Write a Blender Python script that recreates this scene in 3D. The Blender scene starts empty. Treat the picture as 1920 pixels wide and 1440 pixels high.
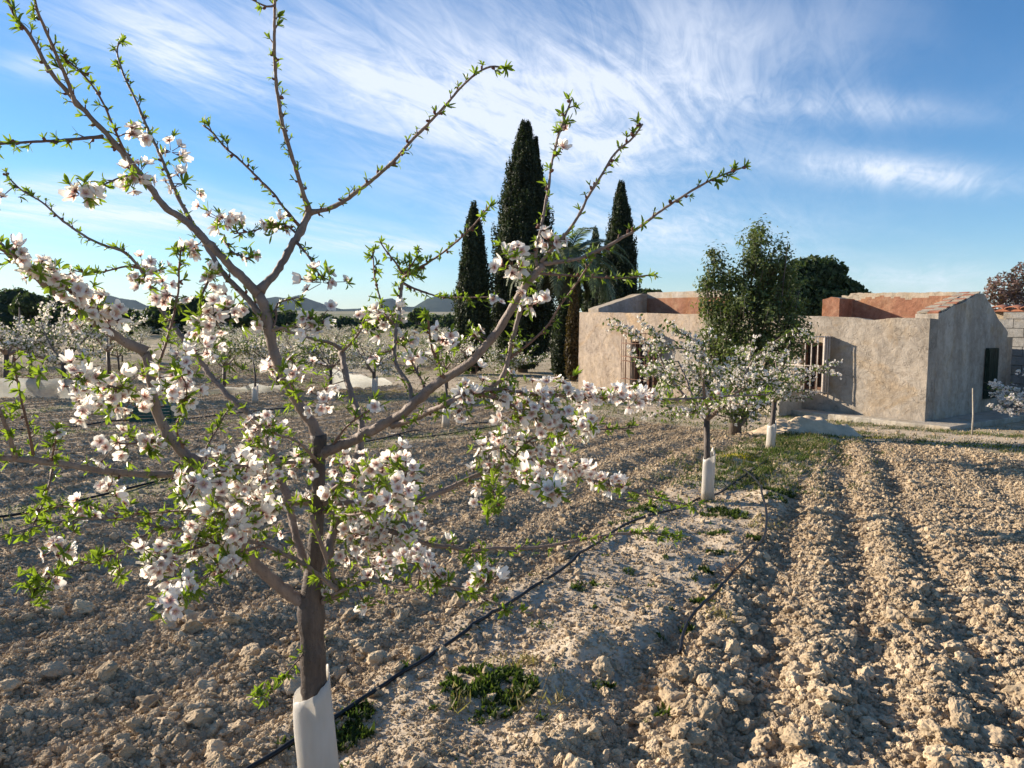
import bpy, math, random
import numpy as np
from mathutils import Vector, Matrix

random.seed(7)
rng = np.random.default_rng(11)
S = bpy.context.scene
C = S.collection
R = math.radians

# ------------------------------------------------------------------ camera
F = 1420.0                      # focal length in pixels of a 1920 px wide picture
EYE = Vector((0, 0, 1.6))
PITCH = -4.83
ROLL = 0.5
fwd = Vector((0, math.cos(R(PITCH)), math.sin(R(PITCH))))
_r0 = Vector((1, 0, 0)); _u0 = _r0.cross(fwd)
right = _r0 * math.cos(R(ROLL)) + _u0 * math.sin(R(ROLL))
up = right.cross(fwd)
cam_data = bpy.data.cameras.new('camera')
cam = bpy.data.objects.new('camera', cam_data); C.objects.link(cam)
M4 = Matrix((( right.x, up.x, -fwd.x, EYE.x), (right.y, up.y, -fwd.y, EYE.y),
             (right.z, up.z, -fwd.z, EYE.z), (0, 0, 0, 1)))
cam.matrix_world = M4
cam_data.sensor_width = 36
cam_data.lens = F / 1920 * 36
cam_data.clip_start = 0.05
cam_data.clip_end = 20000
S.camera = cam

# ------------------------------------------------------------------ light
SUN_EL, SUN_AZ = 18.0, -66.0     # azimuth from +Y, negative = to the left
W = bpy.data.worlds.new("World"); S.world = W
W.use_nodes = True
wn, wl = W.node_tree.nodes, W.node_tree.links
wn.clear()
def nd(nodes, typ, **kw):
    n = nodes.new(typ)
    for k, v in kw.items():
        if k.startswith('i_'):
            key = k[2:]
            key = int(key) if key.isdigit() else key.replace('_', ' ')
            n.inputs[key].default_value = v
        else: setattr(n, k, v)
    return n
sky = nd(wn, 'ShaderNodeTexSky', sky_type='NISHITA', sun_disc=False)
sky.sun_elevation = R(SUN_EL); sky.sun_rotation = R(SUN_AZ % 360)
sky.altitude = 500; sky.air_density = 1.0; sky.dust_density = 0.1; sky.ozone_density = 4.5
tc = nd(wn, 'ShaderNodeTexCoord')
sep = nd(wn, 'ShaderNodeSeparateXYZ'); wl.new(tc.outputs['Generated'], sep.inputs[0])
def mth(nodes, links, op, a, b=None, c=None, clamp=False):
    n = nodes.new('ShaderNodeMath'); n.operation = op; n.use_clamp = clamp
    for i, v in enumerate((a, b, c)):
        if v is None: continue
        if isinstance(v, (int, float)): n.inputs[i].default_value = v
        else: links.new(v, n.inputs[i])
    return n.outputs[0]
wm = lambda op, a, b=None, c=None, clamp=False: mth(wn, wl, op, a, b, c, clamp)
zz = wm('ADD', wm('MAXIMUM', sep.outputs[2], 0.0), 0.10)
cu = wm('DIVIDE', sep.outputs[0], zz); cv = wm('DIVIDE', sep.outputs[1], zz)
# clouds live on a plane high above: cu, cv are plan coordinates
comb = nd(wn, 'ShaderNodeCombineXYZ'); wl.new(cu, comb.inputs[0]); wl.new(cv, comb.inputs[1])
def wnoise(rot, scl, sc, det, rough, dist=0.0, off=(0, 0, 0)):
    # rot is the bearing the streaks run along in plan, scl the frequency along and across them
    c_, s_ = math.cos(R(rot)), math.sin(R(rot))
    pa = wm('ADD', wm('MULTIPLY', cu, c_ * scl[0]), wm('MULTIPLY', cv, s_ * scl[0]))
    pb = wm('SUBTRACT', wm('MULTIPLY', cv, c_ * scl[1]), wm('MULTIPLY', cu, s_ * scl[1]))
    mp = nd(wn, 'ShaderNodeCombineXYZ'); wl.new(wm('ADD', pa, off[0]), mp.inputs[0]); wl.new(wm('ADD', pb, off[1]), mp.inputs[1])
    n = nd(wn, 'ShaderNodeTexNoise'); n.noise_dimensions = '2D'
    n.inputs['Scale'].default_value = sc; n.inputs['Detail'].default_value = det
    n.inputs['Roughness'].default_value = rough; n.inputs['Distortion'].default_value = dist
    wl.new(mp.outputs[0], n.inputs['Vector'])
    return n.outputs['Fac']
def wramp(x, a, b):
    n = nd(wn, 'ShaderNodeMapRange'); n.interpolation_type = 'SMOOTHSTEP'
    n.inputs['From Min'].default_value = a; n.inputs['From Max'].default_value = b
    wl.new(x, n.inputs[0]); return n.outputs[0]
big = wramp(wnoise(50, (0.6, 1.0, 1), 0.62, 3, 0.55, 0.3, (3.1, 0.4, 0)), 0.40, 0.66)
fib = wnoise(58, (0.55, 2.4, 1), 1.5, 10, 0.68, 0.9, (0.4, 2.2, 0))
fin = wnoise(72, (0.7, 3.0, 1), 4.2, 8, 0.70, 1.2, (1.4, 0.2, 0))
soft = wnoise(30, (0.9, 1.3, 1), 1.1, 4, 0.6, 0.8, (5.4, 1.2, 0))
streak = wramp(wm('ADD', wm('ADD', wm('MULTIPLY', fib, 0.46), wm('MULTIPLY', fin, 0.24)), wm('MULTIPLY', soft, 0.30)), 0.34, 0.68)
cl = wm('MULTIPLY', big, wm('ADD', streak, wm('MULTIPLY', big, 0.15)))
# broad cirrus banks at the places of the plane where they hang
def bank(px, py, su, sv, rot, amp):
    d = (fwd * F + right * (px - 960) - up * (py - 720)).normalized()
    z = max(d.z, 0) + 0.10; u0, v0 = d.x / z, d.y / z
    a = R(rot); du = wm('SUBTRACT', cu, u0); dv = wm('SUBTRACT', cv, v0)
    p = wm('ADD', wm('MULTIPLY', du, math.cos(a)), wm('MULTIPLY', dv, math.sin(a)))
    q = wm('SUBTRACT', wm('MULTIPLY', dv, math.cos(a)), wm('MULTIPLY', du, math.sin(a)))
    e = wm('ADD', wm('POWER', wm('DIVIDE', wm('ABSOLUTE', p), su), 2.0), wm('POWER', wm('DIVIDE', wm('ABSOLUTE', q), sv), 2.0))
    return wm('MULTIPLY', wm('EXPONENT', wm('MULTIPLY', e, -1.0)), amp)
BANKS = []
def add_bank(p0, p1, width, amp):
    """a streak between two points of the sky seen at pixels p0, p1"""
    q = []
    for px, py in (p0, p1):
        d = (fwd * F + right * (px - 960) - up * (py - 720)).normalized()
        z = max(d.z, 0) + 0.10; q.append((d.x / z, d.y / z))
    L = math.hypot(q[1][0] - q[0][0], q[1][1] - q[0][1]); a = math.atan2(q[1][1] - q[0][1], q[1][0] - q[0][0])
    u0, v0 = (q[0][0] + q[1][0]) / 2, (q[0][1] + q[1][1]) / 2
    du = wm('SUBTRACT', cu, u0); dv = wm('SUBTRACT', cv, v0)
    pp = wm('ADD', wm('MULTIPLY', du, math.cos(a)), wm('MULTIPLY', dv, math.sin(a)))
    qq = wm('SUBTRACT', wm('MULTIPLY', dv, math.cos(a)), wm('MULTIPLY', du, math.sin(a)))
    e = wm('ADD', wm('POWER', wm('ABSOLUTE', wm('DIVIDE', pp, L * 0.55)), 2.6), wm('POWER', wm('ABSOLUTE', wm('DIVIDE', qq, width)), 2.0))
    BANKS.append(wm('MULTIPLY', wm('EXPONENT', wm('MULTIPLY', e, -1.0)), amp))
add_bank((230, 0), (420, 180), 0.16, 1.0)
add_bank((0, 110), (120, 150), 0.10, 0.7)
add_bank((440, 20), (1150, 330), 0.36, 0.85)
add_bank((800, 130), (1330, 300), 0.42, 0.95)
add_bank((1050, 60), (1500, 120), 0.34, 0.6)
add_bank((1480, 300), (1850, 350), 0.20, 1.25)
add_bank((1350, 180), (1780, 220), 0.14, 0.7)
add_bank((-100, 385), (560, 425), 0.42, 1.5)
add_bank((0, 345), (330, 350), 0.18, 0.9)
add_bank((560, 445), (830, 470), 0.40, 1.1)
add_bank((900, 440), (1500, 430), 0.7, 0.75)
add_bank((1600, 548), (1860, 548), 1.2, 0.7)
add_bank((560, 200), (1000, 420), 0.30, 0.45)
bs = BANKS[0]
for b in BANKS[1:]: bs = wm('ADD', bs, b)
tex = wm('ADD', wm('MULTIPLY', streak, 0.82), 0.18)
dens = wm('ADD', wm('MULTIPLY', bs, tex), wm('MULTIPLY', cl, 0.22))
dens = wm('MULTIPLY', wm('MINIMUM', dens, 1.0), wramp(sep.outputs[2], 0.0, 0.05), clamp=True)
CLOUD_MAX = 0.80
mixc = nd(wn, 'ShaderNodeMix', data_type='RGBA')
wl.new(wm('MULTIPLY', dens, CLOUD_MAX), mixc.inputs[0])
hs = nd(wn, 'ShaderNodeHueSaturation'); hs.inputs['Saturation'].default_value = 1.14; hs.inputs['Value'].default_value = 1.0
wl.new(sky.outputs[0], hs.inputs['Color']); wl.new(hs.outputs[0], mixc.inputs[6])
mixc.inputs[7].default_value = (6.0, 6.3, 7.0, 1)
bg = nd(wn, 'ShaderNodeBackground'); bg.inputs[1].default_value = 0.080
wl.new(mixc.outputs[2], bg.inputs[0])
wo = nd(wn, 'ShaderNodeOutputWorld'); wl.new(bg.outputs[0], wo.inputs[0])

sd = bpy.data.lights.new('sun', 'SUN'); sd.energy = 5.0; sd.angle = R(0.6); sd.color = (1.0, 0.86, 0.69)
sun = bpy.data.objects.new('sun', sd); C.objects.link(sun)
sdir = Vector((math.sin(R(SUN_AZ)) * math.cos(R(SUN_EL)), math.cos(R(SUN_AZ)) * math.cos(R(SUN_EL)), math.sin(R(SUN_EL))))
sun.rotation_euler = sdir.to_track_quat('Z', 'Y').to_euler()
sun.location = (-20, 10, 12)
S.view_settings.view_transform = 'Standard'
S.view_settings.look = 'None'
S.view_settings.exposure = 1.1
S.view_settings.gamma = 1.0
S.view_settings.use_curve_mapping = False

# ------------------------------------------------------------------ helpers
def P(px, py, Y):
    """the world point at depth Y (metres along +Y) seen at a pixel of the 1920x1440 photograph"""
    d = fwd * F + right * (px - 960) - up * (py - 720)
    return EYE + d * (Y / d.y)
def tag(o, label=None, cat=None, group=None, kind=None):
    if label: o['label'] = label
    if cat: o['category'] = cat
    if group: o['group'] = group
    if kind: o['kind'] = kind
    return o
def empty(name, loc=(0, 0, 0), rz=0.0):
    o = bpy.data.objects.new(name, None); C.objects.link(o)
    o.location = loc; o.rotation_euler = (0, 0, rz); o.empty_display_size = 0.1
    return o
def copy_tree(o, parent=None):
    c = o.copy(); C.objects.link(c)
    if parent: c.parent = parent
    for ch in list(o.children): copy_tree(ch, c)
    return c

class MB:
    """collects geometry as numpy blocks"""
    def __init__(s): s.V = []; s.L = []; s.S = []; s.MI = []; s.A = []; s.n = 0
    def add(s, V, faces, mi=0, A=None):
        V = np.asarray(V, float).reshape(-1, 3)
        if isinstance(faces, tuple):        # (loops, sizes)
            L, Z = faces
        else:
            Z = np.fromiter((len(f) for f in faces), int, len(faces))
            L = np.fromiter((i for f in faces for i in f), int, int(Z.sum()))
        s.V.append(V); s.L.append(np.asarray(L) + s.n); s.S.append(Z)
        s.MI.append(np.full(len(Z), mi, int) if np.isscalar(mi) else np.asarray(mi))
        s.A.append(np.zeros(len(V)) if A is None else np.asarray(A, float))
        s.n += len(V)
    def fin(s):
        return (np.concatenate(s.V), np.concatenate(s.L), np.concatenate(s.S), np.concatenate(s.MI), np.concatenate(s.A))
    def box(s, c, size, rot=None, mi=0):
        hx, hy, hz = [v / 2 for v in size]
        V = np.array([(x, y, z) for x in (-hx, hx) for y in (-hy, hy) for z in (-hz, hz)])
        if rot is not None: V = V @ np.array(rot.to_3x3() if hasattr(rot, 'to_3x3') else rot).T
        V += np.array(c)
        s.add(V, [(0, 1, 3, 2), (4, 6, 7, 5), (0, 4, 5, 1), (2, 3, 7, 6), (0, 2, 6, 4), (1, 5, 7, 3)], mi)
    def tube(s, pts, rad, sides=8, mi=0, jit=0.0, cap=True):
        pts = np.asarray(pts, float); n = len(pts)
        rad = np.asarray(rad, float) * np.ones(n)
        T = np.gradient(pts, axis=0); T /= np.linalg.norm(T, axis=1)[:, None] + 1e-12
        ref = np.array([0, 0, 1.0]) if abs(T[0][2]) < 0.9 else np.array([1.0, 0, 0])
        N = np.cross(T[0], ref); N /= np.linalg.norm(N)
        ang = np.linspace(0, 2 * math.pi, sides, endpoint=False)
        out = np.empty((n, sides, 3))
        for i in range(n):
            N = N - T[i] * np.dot(N, T[i]); N /= np.linalg.norm(N) + 1e-12
            B = np.cross(T[i], N)
            r = rad[i] * (1 + (jit * rng.standard_normal(sides) if jit else 0))
            out[i] = pts[i] + (np.cos(ang) * r)[:, None] * N + (np.sin(ang) * r)[:, None] * B
        V = out.reshape(-1, 3)
        i, j = np.meshgrid(np.arange(n - 1), np.arange(sides), indexing='ij'); j2 = (j + 1) % sides
        q = np.stack([i * sides + j, i * sides + j2, (i + 1) * sides + j2, (i + 1) * sides + j], -1).reshape(-1, 4)
        L = q.reshape(-1); Z = np.full(len(q), 4)
        if cap:
            L = np.concatenate([L, np.arange(sides)[::-1], (n - 1) * sides + np.arange(sides)]); Z = np.concatenate([Z, [sides, sides]])
        s.add(V, (L, Z), mi)
    def inst(s, proto, mats, locs, mi=None):
        """many copies of a finished proto: mats (N,3,3), locs (N,3)"""
        V, L, Z, MI, A = proto
        N = len(locs)
        if N == 0: return
        VV = np.einsum('nij,vj->nvi', mats, V) + np.asarray(locs)[:, None, :]
        LL = (L[None, :] + (np.arange(N) * len(V))[:, None]).reshape(-1)
        s.V.append(VV.reshape(-1, 3)); s.L.append(LL + s.n); s.S.append(np.tile(Z, N))
        s.MI.append(np.tile(MI, N) if mi is None else np.full(len(Z) * N, mi)); s.A.append(np.tile(A, N)); s.n += N * len(V)
    def mesh(s, name, mats, smooth=False):
        V, L, Z, MI, A = s.fin()
        me = bpy.data.meshes.new(name)
        me.vertices.add(len(V)); me.vertices.foreach_set('co', V.reshape(-1).astype(np.float32))
        me.loops.add(len(L)); me.loops.foreach_set('vertex_index', L.astype(np.int32))
        me.polygons.add(len(Z))
        st = np.concatenate([[0], np.cumsum(Z)[:-1]]).astype(np.int32)
        me.polygons.foreach_set('loop_start', st)
        try: me.polygons.foreach_set('loop_total', Z.astype(np.int32))
        except Exception: pass
        me.polygons.foreach_set('material_index', MI.astype(np.int32))
        me.polygons.foreach_set('use_smooth', np.full(len(Z), smooth))
        at = me.attributes.new('rad', 'FLOAT', 'POINT'); at.data.foreach_set('value', A.astype(np.float32))
        for m in (mats if isinstance(mats, (list, tuple)) else [mats]): me.materials.append(m)
        me.update(calc_edges=True); me.validate()
        return me
    def obj(s, name, mats, parent=None, smooth=False, kind=None):
        o = bpy.data.objects.new(name, s.mesh(name, mats, smooth)); C.objects.link(o)
        if parent: o.parent = parent
        if kind: o['kind'] = kind
        return o
def link(name, me, parent=None, mat=None):
    o = bpy.data.objects.new(name, me); C.objects.link(o)
    if parent: o.parent = parent
    if mat is not None: o.matrix_basis = mat
    return o
def rots(nrm, spin, scale=1.0, flat=1.0):
    """(N,3,3) with z axis along nrm, spun, scaled"""
    nrm = np.asarray(nrm, float); nrm = nrm / (np.linalg.norm(nrm, axis=1)[:, None] + 1e-9)
    a = np.where(np.abs(nrm[:, 2:3]) < 0.95, np.array([[0, 0, 1.0]]), np.array([[1.0, 0, 0]]))
    x = np.cross(a, nrm); x /= np.linalg.norm(x, axis=1)[:, None]
    y = np.cross(nrm, x)
    c, s_ = np.cos(spin)[:, None], np.sin(spin)[:, None]
    X = x * c + y * s_; Y = -x * s_ + y * c
    sc = np.asarray(scale, float) * np.ones(len(nrm))
    return np.stack([X, Y, nrm], -1) * sc[:, None, None]
def unit(n):
    v = rng.standard_normal((n, 3)); return v / np.linalg.norm(v, axis=1)[:, None]
def spline(pts, step):
    """Catmull-Rom through rows of pts (any width), about step apart in the first three columns"""
    p = np.asarray(pts, float)
    if len(p) < 3:
        k = max(2, int(np.linalg.norm(p[-1, :3] - p[0, :3]) / step) + 1)
        t = np.linspace(0, 1, k)[:, None]; return p[0] * (1 - t) + p[-1] * t
    q = np.vstack([2 * p[0] - p[1], p, 2 * p[-1] - p[-2]]); out = []
    for i in range(1, len(q) - 2):
        k = max(1, int(np.linalg.norm(q[i + 1, :3] - q[i, :3]) / step))
        for t in np.arange(k) / k:
            out.append(0.5 * ((2 * q[i]) + (q[i + 1] - q[i - 1]) * t + (2 * q[i - 1] - 5 * q[i] + 4 * q[i + 1] - q[i + 2]) * t * t
                              + (3 * q[i] - q[i - 1] - 3 * q[i + 1] + q[i + 2]) * t ** 3))
    out.append(p[-1]); return np.array(out)
# gradient noise
_perm = rng.permutation(1024); _g = rng.uniform(0, 2 * math.pi, 1024)
def perlin(x, y):
    xi = np.floor(x).astype(int); yi = np.floor(y).astype(int); xf = x - xi; yf = y - yi
    def g(ix, iy, dx, dy):
        h = _perm[(ix + _perm[iy & 1023]) & 1023]; a = _g[h]
        return np.cos(a) * dx + np.sin(a) * dy
    u = xf * xf * xf * (xf * (xf * 6 - 15) + 10); v = yf * yf * yf * (yf * (yf * 6 - 15) + 10)
    a = g(xi, yi, xf, yf); b = g(xi + 1, yi, xf - 1, yf); c = g(xi, yi + 1, xf, yf - 1); d = g(xi + 1, yi + 1, xf - 1, yf - 1)
    return (a * (1 - u) + b * u) * (1 - v) + (c * (1 - u) + d * u) * v * 1.0
def fbm(x, y, o=4):
    s_, a = 0, 1.0
    for i in range(o):
        s_ = s_ + a * perlin(x * 2 ** i + 17.3 * i, y * 2 ** i - 9.1 * i); a *= 0.5
    return s_
def sstep(a, b, x):
    t = np.clip((x - a) / (b - a), 0, 1); return t * t * (3 - 2 * t)

# ------------------------------------------------------------------ materials
def mat(name):
    m = bpy.data.materials.new(name); m.use_nodes = True
    n, l = m.node_tree.nodes, m.node_tree.links
    b = n['Principled BSDF']; b.inputs['Specular IOR Level'].default_value = 0.25
    return m, n, l, b
def noise(n, l, scale, det=5, rough=0.6, coord=None, dist=0.0, scl=None):
    t = n.new('ShaderNodeTexNoise'); t.inputs['Scale'].default_value = scale; t.inputs['Detail'].default_value = det
    t.inputs['Roughness'].default_value = rough; t.inputs['Distortion'].default_value = dist
    if coord is not None:
        if scl:
            mp = n.new('ShaderNodeMapping'); mp.inputs['Scale'].default_value = scl; l.new(coord, mp.inputs[0]); coord = mp.outputs[0]
        l.new(coord, t.inputs['Vector'])
    return t.outputs['Fac']
def ramp(n, l, x, stops):
    r = n.new('ShaderNodeValToRGB'); cr = r.color_ramp
    while len(cr.elements) < len(stops): cr.elements.new(0.5)
    for e, (p, c) in zip(cr.elements, stops): e.position = p; e.color = (*c, 1)
    l.new(x, r.inputs[0]); return r.outputs[0]
def mixcol(n, l, f, a, b, mode='MIX'):
    m = n.new('ShaderNodeMix'); m.data_type = 'RGBA'; m.blend_type = mode
    for i, v in ((0, f), (6, a), (7, b)):
        if isinstance(v, (int, float)): m.inputs[i].default_value = v
        elif isinstance(v, tuple): m.inputs[i].default_value = (*v, 1)
        else: l.new(v, m.inputs[i])
    return m.outputs[2]
def bump(n, l, b, h, strength=0.5, dist=0.02, prev=None):
    u = n.new('ShaderNodeBump'); u.inputs['Strength'].default_value = strength; u.inputs['Distance'].default_value = dist
    l.new(h, u.inputs['Height'])
    if prev is not None: l.new(prev, u.inputs['Normal'])
    l.new(u.outputs[0], b.inputs['Normal']); return u.outputs[0]
def pos(n): return n.new('ShaderNodeNewGeometry').outputs['Position']
def simple(name, col, rough=0.8, nscale=8, var=0.35, bscale=40, bstr=0.3, bdist=0.005, metal=0.0, obj=False):
    m, n, l, b = mat(name)
    co = n.new('ShaderNodeTexCoord').outputs['Object'] if obj else pos(n)
    f = noise(n, l, nscale, 5, 0.65, co)
    d = tuple(c * (1 - var) for c in col); e = tuple(min(1, c * (1 + var)) for c in col)
    l.new(ramp(n, l, f, [(0.3, d), (0.7, e)]), b.inputs['Base Color'])
    b.inputs['Roughness'].default_value = rough; b.inputs['Metallic'].default_value = metal
    bump(n, l, b, noise(n, l, bscale, 4, 0.6, co), bstr, bdist)
    return m
def thin(name, col, trans, col2=None, tmix=0.45, rough=0.6, rnd=0.25, nscale=30):
    """petals and leaves: light shines through"""
    m, n, l, b = mat(name)
    at = n.new('ShaderNodeAttribute'); at.attribute_name = 'rad'
    base = mixcol(n, l, at.outputs['Fac'], col2 or col, col)
    f = noise(n, l, nscale, 3, 0.6, pos(n))
    hs_ = n.new('ShaderNodeHueSaturation'); l.new(base, hs_.inputs['Color'])
    mr = n.new('ShaderNodeMapRange'); mr.inputs['From Min'].default_value = 0.3; mr.inputs['From Max'].default_value = 0.7
    mr.inputs['To Min'].default_value = 1 - rnd; mr.inputs['To Max'].default_value = 1 + rnd * 0.4
    l.new(f, mr.inputs[0]); l.new(mr.outputs[0], hs_.inputs['Value'])
    l.new(hs_.outputs[0], b.inputs['Base Color']); b.inputs['Roughness'].default_value = rough
    tr = n.new('ShaderNodeBsdfTranslucent')
    tm = n.new('ShaderNodeMix'); tm.data_type = 'RGBA'; tm.blend_type = 'MULTIPLY'; tm.inputs[0].default_value = 1
    l.new(hs_.outputs[0], tm.inputs[6]); tm.inputs[7].default_value = (*trans, 1); l.new(tm.outputs[2], tr.inputs[0])
    ms = n.new('ShaderNodeMixShader'); ms.inputs[0].default_value = tmix
    l.new(b.outputs[0], ms.inputs[1]); l.new(tr.outputs[0], ms.inputs[2])
    l.new(ms.outputs[0], n['Material Output'].inputs['Surface'])
    return m
# ------------------------------------------------------------------ layout of the plot
RA, RB = R(28.8), R(22.2)         # bearing of the tree rows, of the furrows on the right
C0 = np.array([7.69, 14.0]); WD = np.array([0.623, -0.782]); ND = np.array([0.782, 0.623])   # house corner, along and behind its front
def vrow(x, y): return x * math.cos(RA) - y * math.sin(RA)
def urow(x, y): return x * math.sin(RA) + y * math.cos(RA)
def base_z(x, y): return -0.33 * sstep(8.0, 15.0, y) + 0 * x
def qhouse(x, y): return -((x - C0[0]) * ND[0] + (y - C0[1]) * ND[1])
def masks(x, y):
    v = vrow(x, y); wob = 0.10 * perlin(x * 0.9, y * 0.9) + 0.05 * perlin(x * 3, y * 3)
    strip = sstep(-2.16, -1.98, v + wob) * (1 - sstep(-1.16, -0.94, v + wob))
    q = qhouse(x, y) + 2.5 * wob
    field = sstep(3.6, 4.3, q)
    beyond = 1 - sstep(-1.5, 0.2, q)
    leftbeyond = (1 - sstep(-3, 0, x)) * beyond
    # further tree rows: untilled weedy strips
    rows = np.zeros_like(v)
    for k in range(1, 14):
        rows = np.maximum(rows, 1 - sstep(0.25, 0.45, np.abs(v + 1.62 + 4.75 * k + wob)))
    plough = (field * (1 - strip) + leftbeyond) * (1 - 0.85 * rows)
    return np.clip(plough, 0, 1), strip * field, 1 - np.clip(field + leftbeyond, 0, 1), rows
MOUNDS = []
def ground_z(x, y, res=0.0):
    x = np.asarray(x, float); y = np.asarray(y, float)
    pl, st, tr, rw = masks(x, y)
    v = vrow(x, y); w = x * math.cos(RB) - y * math.sin(RB)
    rightf = sstep(-1.3, -0.9, v)
    wig = 0.06 * perlin(x * 0.8 + 5, y * 0.8) + 0.03 * perlin(x * 2.3, y * 2.3)
    wr = w + wig
    deep = 1 - 0.8 * sstep(0.80, 0.95, wr) * (1 - sstep(1.45, 1.6, wr)) - 0.45 * sstep(1.6, 1.9, wr)
    f1 = -0.036 * np.cos(2 * math.pi * (wr + 0.2) / 0.47) * deep
    f2 = -0.026 * np.cos(2 * math.pi * (v + wig * 1.5) / 0.55)
    amp_v = 0.8 + 0.7 * perlin(x * 1.3, y * 1.3) + 0.5 * perlin(x * 3.1, y * 3.1)
    z = base_z(x, y) + pl * (f1 * rightf + f2 * (1 - rightf)) * amp_v
    def fade(lam): return 1 - sstep(lam * 0.25, lam * 0.6, res) if np.ndim(res) else 1.0
    b = lambda s_, ox: np.abs(perlin(x / s_ + ox, y / s_ - ox))
    clod = (0.055 * (0.35 - b(0.16, 3.3)) * fade(0.16) + 0.032 * (0.35 - b(0.085, 7.7)) * fade(0.085)
            + 0.018 * (0.35 - b(0.042, 1.9)) * fade(0.042))
    clod_far = 0.02 * perlin(x / 0.6, y / 0.6) * fade(0.6)
    z = z + (pl * 0.95 + 0.38 * st + 0.18 * tr) * clod + clod_far
    z = z + st * (0.075 * perlin(x / 0.42, y / 0.42) + 0.02 * perlin(x / 0.16 + 9, y / 0.16) + 0.035)
    for mx, my, mr, mh in MOUNDS:
        d = np.hypot(x - mx, y - my) * (1 + 0.35 * perlin(x * 6, y * 6)); z = z + mh * np.exp(-(d / mr) ** 2)
    z = z + 0.6 * perlin(x / 260 + 2, y / 260) * sstep(90, 400, np.hypot(x, y))
    return z
def gz(x, y): return float(ground_z(np.array([x]), np.array([y]))[0])
def G(px, py, dz=0.0):
    """point of the ground seen at a pixel (smooth slope, then set on the real surface)"""
    d = fwd * F + right * (px - 960) - up * (py - 720)
    Y = 5.0
    for _ in range(40):
        zb = float(base_z(0.0, np.array(Y)))
        t = (zb - EYE.z) / d.z; Y = 0.5 * Y + 0.5 * t * d.y
    p = EYE + d * (Y / d.y)
    return Vector((p.x, p.y, gz(p.x, p.y) + dz))
for px, py, r_, h_ in ((1085, 1245, .13, .075), (1200, 1200, .10, .05), (1275, 1275, .10, .06), (1030, 1300, .10, .04),
                       (1110, 1420, .14, .05), (1240, 1010, .16, .05), (1400, 960, .2, .03), (840, 1250, .08, .03)):
    p = G(px, py); MOUNDS.append((p.x, p.y, r_, h_))

# ------------------------------------------------------------------ soil
def soil_mat(name, clod=False):
    m, n, l, b = mat(name)
    co = pos(n)
    f1 = noise(n, l, 2.2, 6, 0.62, co); f2 = noise(n, l, 26, 6, 0.7, co); f3 = noise(n, l, 0.35, 3, 0.5, co)
    till = ramp(n, l, f1, [(0.25, (0.325, 0.252, 0.168)), (0.5, (0.42, 0.335, 0.228)), (0.78, (0.52, 0.43, 0.305))])
    fleck = ramp(n, l, f2, [(0.25, (0.68, 0.65, 0.62)), (0.5, (1, 1, 1)), (0.8, (1.25, 1.23, 1.19))])
    col = mixcol(n, l, 1.0, till, fleck, 'MULTIPLY')
    if not clod:
        a = n.new('ShaderNodeAttribute'); a.attribute_name = 'strip'
        pale = ramp(n, l, f1, [(0.3, (0.42, 0.345, 0.25)), (0.6, (0.56, 0.465, 0.345)), (0.8, (0.64, 0.545, 0.42))])
        col = mixcol(n, l, a.outputs['Fac'], col, mixcol(n, l, 0.7, pale, fleck, 'MULTIPLY'))
        a2 = n.new('ShaderNodeAttribute'); a2.attribute_name = 'weed'
        wf = n.new('ShaderNodeMath'); wf.operation = 'MULTIPLY'; wf.use_clamp = True
        l.new(a2.outputs['Fac'], wf.inputs[0]); l.new(ramp(n, l, noise(n, l, 3.0, 7, 0.75, co), [(0.42, (0, 0, 0)), (0.62, (1, 1, 1))]), wf.inputs[1])
        green = ramp(n, l, f2, [(0.3, (0.07, 0.09, 0.025)), (0.7, (0.19, 0.19, 0.06))])
        col = mixcol(n, l, wf.outputs[0], col, green)
    else:
        oi = n.new('ShaderNodeObjectInfo')
        tint = ramp(n, l, oi.outputs['Random'], [(0.0, (0.80, 0.78, 0.75)), (0.5, (1.0, 0.98, 0.96)), (0.9, (1.18, 1.16, 1.12)), (1.0, (1.32, 1.32, 1.28))])
        col = mixcol(n, l, 1.0, col, tint, 'MULTIPLY')
    l.new(col, b.inputs['Base Color']); b.inputs['Roughness'].default_value = 0.95; b.inputs['Specular IOR Level'].default_value = 0.1
    u1 = bump(n, l, b, noise(n, l, 90 if not clod else 60, 6, 0.7, co), 0.6, 0.012 if not clod else 0.006)
    if not clod: bump(n, l, b, noise(n, l, 22, 5, 0.65, co), 0.5, 0.03, u1)
    return m
M_soil = soil_mat('soil'); M_clod = soil_mat('clod_soil', True)

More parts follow.
